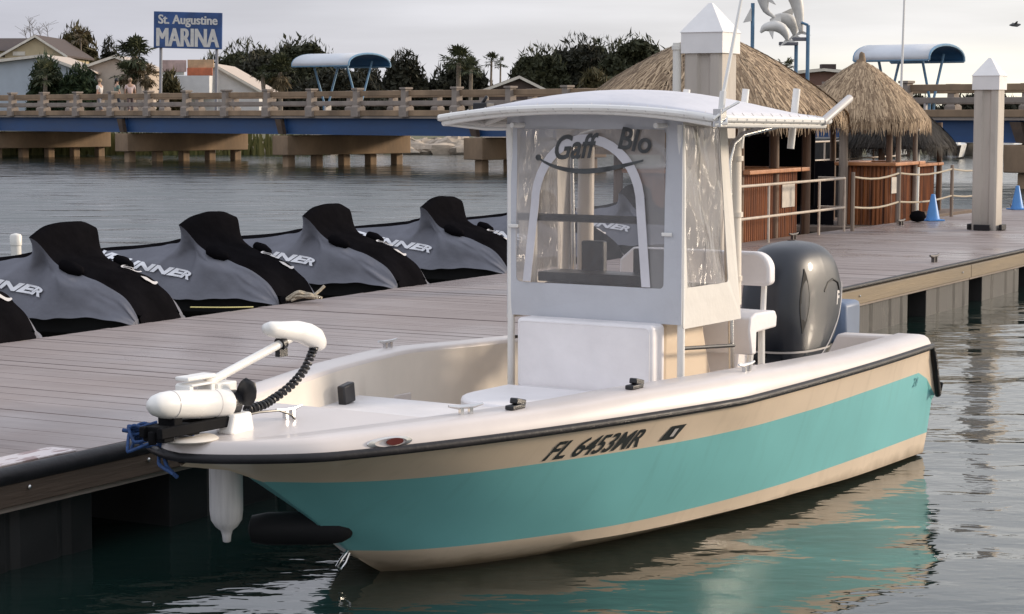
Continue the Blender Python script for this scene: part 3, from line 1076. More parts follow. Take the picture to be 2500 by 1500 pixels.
gx, gz = np.linspace(-.545, .50, 61), np.linspace(1.355, 2.30, 61)
gp = [(x, 3.875+.008*math.sin(x*9+z*6), z) for z in gz for x in gx]
qi, qo = [], []
for i in range(60):
    for j in range(60):
        q = (i*61+j, i*61+j+1, (i+1)*61+j+1, (i+1)*61+j)
        (qi if in_arch((gx[j]+gx[j+1])/2, (gz[i]+gz[i+1])/2) else qo).append(q)
for qs, m_ in ((qi, 'clear'), (qo, 'cloudy')):
    mb = MB(); used = sorted({a for q in qs for a in q}); ix = {a: i for i, a in enumerate(used)}
    mb.add([gp[a] for a in used], [tuple(ix[a] for a in q) for q in qs])
    build('clear_panel', mb, M[m_], fr_)
mb = MB()
mb.rows([[(archpt(a, 0)[0]-.03, 3.862, archpt(a, 0)[1]) for a in aa], [(archpt(a, .058)[0]-.03, 3.860, archpt(a, .058)[1]) for a in aa]])
build('zip_flap', mb, M['zip_white'], fr_, smooth=0, solid=.004)
for sx, zz in ((-.56, 1.70), (.52, 1.68)):
    mb = MB()
    mb.box((sx, 3.862, zz), (.07, .012, .022))
    build('buckle', mb, M['white_paint'], fr_, bevel=.004)
# fish shaped name decal
mb = MB()
v, f, w_, h_ = text_data('Gaff', 1, .02, .3)
k = .31/w_
mb.add([(-.10+p[0]*k, 3.856, 2.195+p[1]*k*1.2+.05*p[0]*k) for p in v], f)
build('lettering', mb, M['name_decal'], fr_, smooth=0, solid=.002)
mb = MB()
v, f, w_, h_ = text_data('Blo', 1, .02, .3)
k = .23/w_
mb.add([(.30+p[0]*k, 3.856, 2.235+p[1]*k*1.1-.15*p[0]*k) for p in v], f)
build('lettering', mb, M['name_decal'], fr_, smooth=0, solid=.002)
mb = MB()
top_e = [(x, 2.09+.10*math.sin(math.pi*min(1, (x+.37)/.62))**.9) for x in np.linspace(-.37, .25, 21)]
bot_e = [(x, 2.115-.085*math.sin(math.pi*min(1, (x+.37)/.75)**.8)) for x in np.linspace(-.37, .36, 21)]
mb.rows([[(p[0], 3.857, p[1]) for p in bot_e], [(p[0], 3.857, p[1]+.012+.02*math.sin(math.pi*i/20)) for i, p in enumerate(bot_e)]])
mb.lathe([(.018, 0), (.018, .002)], 10, Matrix.Translation((-.375, 3.857, 2.125)) @ Matrix.Rotation(math.pi/2, 4, 'X'))
build('fish_decal', mb, M['name_decal'], fr_, smooth=0, solid=.002)
# side curtains
for sg in (1, -1):
    sf = lambda p, sg=sg: (sg*(.615-.05*(p[1]-1.15)/1.25+.012*math.sin(p[0]*11+p[1]*7)), p[0], p[1])
    out = [(3.885, 1.145), (3.885, 2.39)]
    skew = lambda x, z: (x if x < 4.2 else x-.10*(z-1.15)/1.25, z)
    o_ = [skew(x, z) for x, z in rrect(3.885, 4.64, 1.12, 2.385, .01)]
    i_ = [skew(x, z) for x, z in rrect(3.955, 4.50, 1.36, 2.32, .03)]
    sc_ = framed('side_curtain', o_, i_, M['curtain_sunlit'], sf, .006)
    mb = MB()
    mb.rows([[(sg*(.615-.05*(z-1.15)/1.25+.020*math.sin(x*13+z*8)*math.sin(z*3)), skew(x, z)[0], z) for x in np.linspace(3.955, 4.50, 16)] for z in np.linspace(1.36, 2.32, 22)])
    build('clear_panel', mb, M['clear_side'], sc_)
for sg in (1, -1):
    mb = MB()
    mb.tube([(sg*.54, 4.70, 1.20), (sg*.53, 4.70, 2.24)], .055, 12)
    for z in (1.35, 1.75, 2.1):
        mb.tube([(sg*.54, 4.70, z), (sg*.54, 4.70, z+.03)], .060, 12)
    build('rolled_curtain', mb, M['cream_liner'], boat)

# T-top gear: rod holders, antenna, outrigger butt
for r_, s_ in ((-.45, 5.10), (-.07, 5.12), (.35, 5.14), (.70, 5.16), (.70, 4.2)):
    mb = MB()
    zz = 2.33
    if s_ < 5: continue
    mb.tube([(r_, s_+.02, zz-.16), (r_+.02, s_+.06, zz+.22)], .024, 10)
    build('rod_holder', mb, M['white_paint'], boat)
mb = MB()
mb.tube([(TR+.01, 3.67, 2.36), (TR+.015, 3.69, 2.52)], .020, 8)
mb.tube([(TR+.015, 3.69, 2.50), (TR+.05, 3.86, 3.10), (TR+.10, 4.02, 3.75)], [.012, .009, .006], 8)
ant = build('antenna', mb, M['white_paint'], boat)
mb = MB()
mb.box((TR+.01, 3.66, 2.37), (.05, .07, .10)); mb.tube([(TR+.0, 3.60, 2.36), (TR+.05, 3.66, 2.42), (TR+.09, 3.74, 2.46)], .008, 6)
mb.tube([(TR+.02, 3.72, 2.37), (TR+.05, 3.66, 2.34), (TR+.0, 3.62, 2.33)], .012, 6)
build('antenna_mount', mb, M['metal'], ant)
mb = MB()
mb.tube([(TR, 5.10, 2.34), (TR+.01, 5.20, 2.385), (TR+.02, 5.47, 2.49)], .026, 10)
build('outrigger_base', mb, M['decal_light'], boat)
mb = MB()
mb.box((-.70, 3.74, 2.435), (.10, .09, .05)); mb.tube([(-.70, 3.72, 2.45), (-.66, 3.72, 2.50)], .012, 6)
build('spotlight', mb, M['black_plastic'], boat, bevel=.01)

# leaning post seat
lp = empty('leaning_post', (0, 0, 0)); lp.parent = boat
mb = MB()
bp_ = [(-.54, 1.28), (.52, 1.28)] + [(.52+.055*math.cos(a), 1.315+.035*math.sin(a)) for a in np.linspace(-1.3, 0, 5)] + [(.46+.115*math.cos(a), 1.385+.115*math.sin(a)) for a in np.linspace(0.1, math.pi/2, 8)] + [(-.44, 1.50), (-.54, 1.42)]
mb.prism(bp_, lambda p: (p[0], 5.15, p[1]), lambda p: (p[0], 5.25, p[1]))
o = build('backrest', mb, M['vinyl_white'], lp, smooth=50, bevel=.022)
o.modifiers['bevel'].segments = 3
mb = MB()
prof = [(4.90, .86), (4.86, 1.02), (4.88, 1.10), (4.96, 1.125), (5.24, 1.12), (5.27, 1.08), (5.26, 1.01), (4.97, 1.0), (4.965, .86)]
mb.prism(prof, lambda p: (-.56, p[0], p[1]), lambda p: (.58, p[0], p[1]))
o = build('seat', mb, M['vinyl_white'], lp, smooth=50, bevel=.012)
for sg in (-1, 1):
    mb = MB()
    x = sg*.47+.02
    mb.tube([(x, 4.93, .22), (x, 5.10, 1.02)], .022, 8)
    build('leg', mb, M['white_paint'], lp)
    mb = MB()
    mb.tube([(x, 5.24, .22), (x, 5.22, 1.02)], .024, 8); mb.tube([(x, 5.24, 1.08), (x, 5.26, 1.36)], .02, 8)
    build('leg', mb, M['white_paint'], lp)
mb = MB(); mb.tube([(-.45, 5.06, .55), (.49, 5.06, .55)], .016, 8); mb.tube([(-.45, 4.98, .42), (.49, 4.98, .42)], .016, 8)
build('footrest', mb, M['white_paint'], lp)
cushion('tackle_bag', (.15, 5.1, .78), (.55, .22, .3), M['vinyl_white'], .03, lp)

# outboard motor
ob = empty('outboard_motor', (0, 6.72, 0)); ob.parent = boat
def superell(a, n):
    c, s = math.cos(a), math.sin(a)
    return math.copysign(abs(c)**(2/n), c), math.copysign(abs(s)**(2/n), s)


def loft_cowl(st, n=36):
    rows = []
    for (z, hx, y0, y1, e) in st:
        rows.append([((hx*superell(a, e)[0]), (y0+y1)/2+(y1-y0)/2*superell(a, e)[1], z) for a in np.linspace(0, 2*math.pi, n+1)])
    return rows


st = [(.56, .17, -.34, .14, 2.5), (.64, .235, -.42, .28, 2.6), (.78, .268, -.47, .43, 2.7), (.95, .278, -.49, .53, 2.7), (1.12, .272, -.47, .535, 2.8), (1.26, .26, -.445, .49, 2.7),
      (1.36, .235, -.40, .42, 2.6), (1.43, .19, -.33, .32, 2.5), (1.465, .12, -.22, .20, 2.3), (1.478, .02, -.06, .04, 2)]
cz_ = [q[0] for q in st]
cwx, cwa, cwb, cwe = (pchip(cz_, [q[i] for q in st]) for i in (1, 2, 3, 4))


def cowl_x(y, z):
    a, b = cwa(z), cwb(z)
    u = min(.999, abs((y-(a+b)/2)/((b-a)/2)))
    return cwx(z)*(1-u**cwe(z))**(1/cwe(z))*.985


mb = MB(); mb.rows(loft_cowl(st), flip=False)
cw_ = build('cowling', mb, M['motor_grey'], ob, smooth=80, sub=1)
mb = MB()
# seam line round the cowl, side vents, pale streak
rows = loft_cowl([(.70, .250, -.442, .34, 2.65), (.715, .254, -.447, .36, 2.65)])
mb.rows([[(p[0]*1.012, p[1]*1.012, p[2]) for p in r] for r in rows])
build('seam_trim', mb, M['decal_light'], cw_)
mb = MB()
for sg in (-1, 1):
    mb = MB()
    pl = [(-.26+.05*math.sin(math.pi*q)*k-.05*q, .84+.46*(1-q)) for k, qs in ((1, np.linspace(0, 1, 11)), (-1, np.linspace(1, 0, 11))) for q in qs]
    mb.prism(pl[:-1], lambda p, sg=sg: (sg*.22, p[0], p[1]), lambda p, sg=sg: (sg*(cowl_x(p[0], p[1])+.002), p[0], p[1]))
    build('air_vent', mb, M['motor_black'], cw_)
mb = MB()
v, f, w_, h_ = text_data('F', 1, .03, .2)
k = .10/h_
mb.add([(cowl_x(.24+p[0]*k, 1.06+p[1]*k)+.003, .24+p[0]*k, 1.06+p[1]*k) for p in v], f)
build('emblem', mb, M['decal_light'], cw_, smooth=0, solid=.003)
mb = MB()
tr2 = [(.02+.38*math.sin(q*1.35), .66+.50*q) for q in np.linspace(0, 1, 14)]
mb.tube([(cowl_x(y, z)+.001, y, z) for y, z in tr2], .005, 6)
build('trim_line', mb, M['decal_light'], cw_)
mb = MB()
tr3 = [(-.02, 1.12), (.05, 1.18), (.14, 1.20), (.24, 1.17), (.28, 1.10)]
mb.tube([(cowl_x(y, z)+.001, y, z) for y, z in tr3], .008, 6)
build('latch_recess', mb, M['motor_black'], cw_)
mb = MB(); mb.rows(loft_cowl([(.10, .10, -.16, .22, 2.4), (.30, .13, -.20, .26, 2.4), (.50, .19, -.33, .40, 2.6), (.60, .22, -.38, .44, 2.6)]))
build('midsection', mb, M['motor_grey'], ob)
mb = MB(); mb.box((0, -.26, .56), (.34, .16, .42)); mb.box((0, -.18, .40), (.22, .3, .16))
build('mount_bracket', mb, M['motor_black'], ob, bevel=.02)
mb = MB(); mb.rows(loft_cowl([(-.55, .03, -.10, .12, 2), (-.35, .04, -.14, .18, 2), (-.2, .05, -.15, .22, 2), (.12, .09, -.16, .22, 2.2)]))
mb.lathe([(.01, -.38), (.05, -.3), (.065, -.1), (.06, .12), (.03, .25)], 14, Matrix.Translation((0, .05, -.32)) @ Matrix.Rotation(-math.pi/2, 4, 'X'))
build('lower_unit', mb, M['motor_grey'], ob)

mb = MB(); mb.box((.12, 5.85, .40), (.62, .40, .36)); build('battery_box', mb, M['motor_black'], boat, smooth=0, bevel=.02)
mb = MB()
mb.tube([(-.3, 6.30, .60), (-.25, 6.15, .50), (-.1, 6.2, .62), (.05, 6.35, .72), (.02, 6.5, .70)], .022, 8)
mb.tube([(.3, 6.30, .50), (.25, 6.1, .42), (.15, 6.25, .60), (.08, 6.42, .70)], .014, 8)
build('rigging_hose', mb, M['motor_black'], boat)

# registration lettering laid on the near side
def on_side(v, f, s0, z0, k, name, m, off=.004, slope=0.0, flipx=True):
    mb = MB()
    vv = []
    for p in v:
        s = s0 + p[0]*k
        z = z0 + p[1]*k + slope*(s-s0)
        vv.append((side_surface(s, z)+off, s, z))
    mb.add(vv, f)
    return build(name, mb, m, boat, smooth=0)


v, f, w_, h_ = text_data('FL 6453MR', 1, .022, .35)
on_side(v, f, 2.235, .688, .66/w_*1.0, 'registration_number', M['decal_dark'])
q = [(-.085, -.04), (.035, -.04), (.085, .04), (-.035, .04)]
stk = on_side(q, [(0, 1, 2, 3)], 2.80, .688, 1.0, 'registration_sticker', M['decal_dark'])
q = [(-.022, -.022), (.008, -.022), (.022, .022), (-.008, .022)]
o = on_side(q, [(0, 1, 2, 3)], 2.805, .688, 1.0, 'sticker_panel', M['decal_light'], off=.007)
o.parent = stk
v, f, w_, h_ = text_data('24', 1, .02, .2)
on_side(v, f, 6.28, .575, .09/w_, 'hull_mark', mat('faint_mark', (.10, .30, .33), .4))

# deck fittings
for s in (1.71, 2.567):
    mb = MB()
    mb.box((0, 0, .012), (.05, .12, .024)); mb.box((0, .025, .035), (.045, .09, .03), mat=Matrix.Rotation(R(-12), 3, 'X'))
    o = build('rod_socket', mb, M['black_plastic'], boat, bevel=.006, loc=(Rs(s)-.12, s, ZCAP(s)))
for r_, s, rz in ((Rs(1.45)-.17, 1.45, -.45), (Rs(3.58)-.10, 3.58, 0), (-Rs(1.2)+.14, 1.2, .5), (-Rs(3.4)+.10, 3.4, 0), (.0, .95, 0)):
    build('cleat', cleat_mesh(.75), M['metal'], boat, loc=(r_, s, ZCAP(s)), rot=(0, 0, rz))
# oval hawse fitting on the bow cap
s = .86
mb = MB()
nrm = Vector((.55, -.35, .25)).normalized()
def haw(rx, rz, d0, d1, mm):
    zc = .868
    rows = []
    for k_, dd in ((1.0, d0), (1.0, d1), (.72, d1+.003)):
        rows.append([(Rs(s+rx*k_*math.cos(a))-.008+dd, s+rx*k_*math.cos(a), zc-.008+rz*k_*math.sin(a)) for a in np.linspace(0, 2*math.pi, 25)])
    mm.rows(rows)


haw(.115, .028, .0, .008, mb)
hf = build('hawse_plate', mb, M['metal'], boat)
mb = MB()
mb.add([(Rs(s+.02+.045*math.cos(a))+.003, s+.02+.045*math.cos(a), .862+.017*math.sin(a)) for a in np.linspace(0, 2*math.pi, 20)[:-1]], [tuple(range(19))])
build('navigation_light', mb, mat('dark_red_lens', (.10, .012, .008), .2), hf, smooth=0, solid=.004)
mb = MB()
mb.tube([(0.012, 1.40, .165), (.012, 1.35, .135), (.0, 1.325, .10), (-.012, 1.36, .07), (-.012, 1.41, .10), (0, 1.43, .15)], .009, 8)
build('bow_eye', mb, M['metal'], boat)
# fittings on the far liner: black holder, courtesy light, hatch, grab
s = 1.72
mb = MB(); mb.box((0, 0, 0), (.05, .12, .115), mat=Matrix.Rotation(R(8), 3, 'X'))
build('cup_holder', mb, M['black_plastic'], boat, bevel=.01, loc=(-.775, 2.43, .80), rot=(0, 0, .10))
mb = MB(); mb.box((0, 0, 0), (.02, .12, .03))
build('rod_socket', mb, M['black_plastic'], boat, bevel=.006, loc=(-Rs(2.27)+.14, 2.27, ZCAP(2.27)+.012), rot=(0, 0, .4))
mb = MB(); mb.lathe([(.062, 0), (.062, .006), (.05, .008)], 18)
build('deck_port', mb, M['black_plastic'], boat, loc=(-.376, 1.95, .745))
for s, w_, h_ in ((2.4, .05, .10), (3.3, .09, .12)):
    mb = MB(); mb.box((0, 0, 0), (.014, w_*2, h_))
    build('liner_hatch', mb, M['white_gel'], boat, bevel=.012, loc=(-Rs(s)+.272, s, .62))
mb = MB(); mb.box((0, 0, 0), (.012, .05, .11))
build('transom_latch', mb, M['dark_metal'], boat, bevel=.004, loc=(.72, 6.352, .74), rot=(0, 0, math.pi/2))

# bow trolling motor
M['mount_black'] = mat('matte_black_mount', (.008, .008, .009), .8, spec=.1)
tm = empty('trolling_motor', (0, 0, 0)); tm.parent = boat
mb = MB()
ax = lambda p: Vector((p[0]-.02, p[1], 1.028))
Mx = Matrix.Translation((-.02, -.02, 1.085)) @ Matrix.Rotation(-math.pi/2-R(5.5), 4, 'X')
mb.lathe([(.004, 0), (.030, .012), (.048, .04), (.060, .085), (.066, .15), (.068, .30), (.068, .43), (.071, .435), (.071, .52)], 24, Mx)
mt_ = build('motor_tube', mb, M['white_paint'], tm, smooth=40)
mb = MB(); mb.lathe([(.0685, .428), (.0695, .428), (.0695, .434), (.0685, .434)], 24, Mx); mb.lathe([(.0655, .14), (.0672, .141), (.0672, .144), (.0655, .145)], 24, Mx)
build('seam_ring', mb, M['decal_light'], mt_)
mb = MB()
mb.lathe([(.058, .52), (.066, .525), (.066, .575), (.05, .585), (.03, .60)], 20, Mx)
for a0 in (0.3, 0.3+math.pi):
    pts = []
    rows = []
    for q in np.linspace(0, 1, 7):
        rad = .03+.125*q; wd = .045*(1-(2*q-1)**2*.75)+.008
        a = a0+q*.5
        rows.append([(-.02+rad*math.cos(a)+wd*math.sin(a)*k_, .56+.02*k_, 1.03+rad*math.sin(a)-wd*math.cos(a)*k_) for k_ in (-1, 0, 1)])
    mb.rows(rows)
prp = build('propeller', mb, M['black_plastic'], tm, smooth=50)
md = prp.modifiers.new('solid', 'SOLIDIFY'); md.thickness = .008
mb = MB()
mb.prism([(.46, .985), (.53, .985), (.545, .90), (.52, .855), (.49, .87)], lambda p: (-.025, p[0], p[1]), lambda p: (-.015, p[0], p[1]))
build('skeg', mb, mat('brown_skeg', (.17, .12, .10), .5), tm, smooth=0)
sh0, sh1 = Vector((-.05, .40, 1.135)), Vector((-.03, 1.02, 1.298))
mb = MB(); mb.tube([sh0, sh1], .021, 12)
build('shaft', mb, M['white_paint'], tm)
mb = MB(); dr = (sh1-sh0).normalized()
mb.tube([sh1-dr*.10, sh1-dr*.07], .034, 12); mb.box(sh1-dr*.085-Vector((0, 0, .045)), (.03, .06, .04))
build('depth_collar', mb, M['black_plastic'], tm)
mb = MB()
hd = Matrix.Translation((-.03, .80, 1.335)) @ Matrix.Rotation(-math.pi/2, 4, 'X') @ Matrix.Rotation(0, 4, 'Z')
mb.lathe([(.005, -.0), (.035, .01), (.052, .05), (.055, .14), (.057, .26), (.058, .36), (.052, .42), (.03, .455), (.005, .465)], 22, hd)
mb.v = [(p[0]*.8, p[1], 1.325+(p[2]-1.335)*(.75+.35*max(0, (p[1]-.9)/.3)) - .07*max(0, (p[1]-1.05)/.2)**1.3 + .035*max(0, (1.05-p[1])/.25)) for p in mb.v]
build('head', mb, M['white_paint'], tm, smooth=60)
# coiled cable from head down to the foot
mb = MB()
kp = [Vector(p) for p in ((-.02, 1.20, 1.265), (-.02, 1.17, 1.22), (-.02, 1.11, 1.14), (-.015, 1.0, 1.07), (-.01, .86, 1.02), (0, .74, .995), (.0, .62, .99))]
px_ = pchip(np.linspace(0, 1, 7), [p.x for p in kp]); py_ = pchip(np.linspace(0, 1, 7), [p.y for p in kp]); pz_ = pchip(np.linspace(0, 1, 7), [p.z for p in kp])
pts = []
for q in np.linspace(0, 1, 420):
    a = q*2*math.pi*27
    c0 = Vector((px_(q), py_(q), pz_(q)))
    t_ = Vector((px_(q+.01)-px_(q-.01), py_(q+.01)-py_(q-.01), pz_(q+.01)-pz_(q-.01))).normalized() if .01 < q < .99 else Vector((0, -1, -.3)).normalized()
    e1 = Vector((1, 0, 0)); e2 = t_.cross(e1).normalized()
    pts.append(c0+(e1*math.cos(a)+e2*math.sin(a))*.0155)
mb.tube(pts, .0085, 6)
build('coiled_cable', mb, M['black_plastic'], tm)
mb = MB()
for p, rad in (((-.06+.02, 1.225, 1.275), .02), ((-.03, 1.185, 1.245), .014), ((-.02, 1.14, 1.20), .013)):
    mb.lathe([(.001, -rad), (rad*.7, -rad*.7), (rad, 0), (rad*.7, rad*.7), (.001, rad)], 10, Matrix.Translation(p))
build('cable_plug', mb, M['black_plastic'], tm)
mb = MB()
mb.box((-.05, .33, 1.145), (.10, .17, .012)); mb.box((-.05, .25, 1.11), (.09, .03, .075)); mb.box((-.05, .40, 1.11), (.09, .03, .075)); mb.box((-.05, .33, 1.19-.015), (.08, .20, .02)); mb.box((-.04, .50, 1.11), (.07, .14, .05))
build('steering_housing', mb, M['white_paint'], tm, bevel=.008)
mb = MB()
mb.box((-.09, .26, .955), (.03, .52, .05)); mb.box((.02, .26, .955), (.03, .52, .05)); mb.box((-.04, .14, .985), (.10, .06, .06)); mb.box((-.04, .42, .985), (.10, .06, .05)); mb.box((-.04, .06, .945), (.13, .07, .07)); mb.box((-.04, .24, .945), (.12, .07, .05)); mb.tube([(-.10, .18, .94), (.03, .34, .96)], .012, 6); mb.tube([(-.04, .02, .96), (-.04, .02, .90)], .02, 8)
build('mount', mb, M['mount_black'], tm, bevel=.008)
mb = MB()
mb.prism([(.47, .99), (.60, .99), (.62, .90), (.60, .885), (.47, .885), (.44, .90)], lambda p: (-.02, p[0], p[1]), lambda p: (.06, p[0], p[1]))
build('mount_foot', mb, M['white_paint'], tm, smooth=0, bevel=.012)
mb = MB()
mb.lathe([(.13, .0), (.14, .008), (.13, .016)], 22, Matrix.Translation((-.02, .24, .893)))
build('mount_plate', mb, M['cream_liner'], tm)
mb = MB()
mb.tube([(.01, .50, .965), (.02, .70, .97), (.03, .84, .962), (.04, .92, .93), (.04, .96, .89)], .006, 6)
build('pull_cord', mb, M['black_plastic'], tm)

# things round the bow
mb = MB()
mb.lathe([(.012, -.135), (.020, -.13), (.023, -.10), (.03, -.075), (.055, -.055), (.078, -.02), (.084, .03), (.084, .36), (.078, .40), (.05, .44), (.03, .46), (.022, .52), (.012, .52)], 24)
mb.tube([(0, 0, .50), (.0, .0, .72)], .008, 6, m=0)
fd = build('boat_fender', mb, M['fender'], smooth=60)
tag(fd, 'worn white cylindrical fender hanging under the bow', 'fender')
p = Matrix.Rotation(-BA, 4, 'Z') @ Vector((-.34, .87, 0))
fd.location = (-1.607+p.x, 9.147+p.y, .40)
fd.rotation_euler = (0, 0, 0)
# blue mooring rope bundle
mb = MB()
def rope(mb, pts, r):
    k = len(pts)
    f_ = [pchip(np.linspace(0, 1, k), [q[i] for q in pts]) for i in range(3)]
    mb.tube([(f_[0](q), f_[1](q), f_[2](q)) for q in np.linspace(0, 1, k*7)], r, 7)


bw = Vector((-1.607, 9.147, 0)) + Matrix.Rotation(-BA, 3, 'Z') @ Vector((0, 0.12, 0))
kc = Vector((bw.x-.13, bw.y+.22, .92))
for k in range(11):
    a = k*.9; rr = .04+.03*rng.random()
    pts = [kc+Vector((-.02+rng.normal()*.02, 0, rng.normal()*.02)), kc+Vector((-.07-rng.random()*.06, rng.normal()*.03, .025*math.sin(a))), kc+Vector((-.04-rng.random()*.07, rng.normal()*.04, -.03+.06*math.cos(a))), kc+Vector((.05+rng.normal()*.03, -.03, -.015+rng.normal()*.02))]
    rope(mb, pts, .008)
rope(mb, [kc, kc+Vector((.04, -.02, -.08)), kc+Vector((.07, -.08, -.15)), kc+Vector((.13, -.16, -.19))], .010)
rope(mb, [kc+Vector((-.15, .02, 0)), kc+Vector((-.05, .0, -.01)), kc+Vector((.10, -.04, .0)), kc+Vector((.2, -.10, .0))], .010)
rope(mb, [kc, kc+Vector((.02, .02, -.07)), kc+Vector((.03, -.06, -.14)), kc+Vector((.12, -.18, -.175))], .009)
tag(build('mooring_rope', mb, M['blue_rope'], smooth=80), 'tangled blue mooring rope tied at the bow beside the dock edge', 'rope')
# black rubber fender afloat between dock and stem
mb = MB()
mb.lathe([(.02, .06), (.07, .08), (.085, .16), (.085, .46), (.075, .54), (.05, .585), (.02, .60)], 20, Matrix.Rotation(math.pi/2, 4, 'Y'))
bf = build('rubber_fender', mb, M['motor_black'], smooth=50)
tag(bf, 'black tubular rubber fender lying low between the bow stem and the dock', 'fender')
q = Vector((-1.607, 9.147, 0)) + Matrix.Rotation(-BA, 3, 'Z') @ Vector((.16, 1.36, 0))
bf.location = (q.x-.66, q.y+.06, .29)
bf.rotation_euler = (0, R(-2), R(-6))


# ------------------------------------------------------------------ covered jet skis along the far side of the dock
SK = np.array([
    # u    w    zb   vm   zm    vs   zs    zc
    [0.00, .42, .66, .40, .70, .22, .80, .82], [0.40, .54, .60, .47, .74, .22, .86, .88], [1.00, .60, .58, .50, .80, .20, .96, .99],
    [1.70, .61, .57, .48, .86, .20, 1.02, 1.06], [2.10, .61, .57, .44, .92, .22, 1.08, 1.13], [2.24, .61, .57, .38, .96, .26, 1.12, 1.20],
    [2.31, .61, .57, .27, 1.02, .38, 1.27, 1.36], [2.36, .60, .57, .24, 1.03, .46, 1.285, 1.41], [2.41, .60, .57, .25, 1.03, .43, 1.255, 1.385], [2.51, .60, .57, .36, .98, .36, 1.10, 1.20], [2.62, .60, .57, .43, .94, .36, 1.03, 1.11],
    [2.74, .59, .58, .47, .90, .35, .99, 1.07], [2.90, .57, .59, .46, .85, .33, .94, 1.01], [3.08, .52, .60, .44, .79, .35, .89, .95],
    [3.25, .48, .58, .41, .71, .30, .80, .84], [3.38, .43, .56, .38, .64, .30, .70, .74], [3.44, .39, .54, .35, .58, .29, .60, .63]])
SKF = [pchip(SK[:, 0], SK[:, j]) for j in range(1, 8)]


def ski_pt(u, k):
    """k in [-4,4]: cross section control from side skirt (|4|) to crest (0)"""
    w, zb, vm, zm, vs, zs, zc = (f(u) for f in SKF)
    if k < 0:                      # far grip stands a little higher
        zs += .055*math.exp(-((u-2.37)/.07)**2)
    pts = [(0, zc), (vs*.55, zc-(zc-zs)*.25), (vs, zs), (vm, zm), (w, zb)]
    a = abs(k); i = min(3, int(a)); t = a-i
    x = pts[i][0]+(pts[i+1][0]-pts[i][0])*t
    z = pts[i][1]+(pts[i+1][1]-pts[i][1])*t
    if a < 2 and u > 1.9:
        z += .007*math.sin(u*19+k*2.3)*math.sin(u*7-k)+.005*math.sin(u*33-k*4)
    return (math.copysign(x, k) if k else 0, u, z)


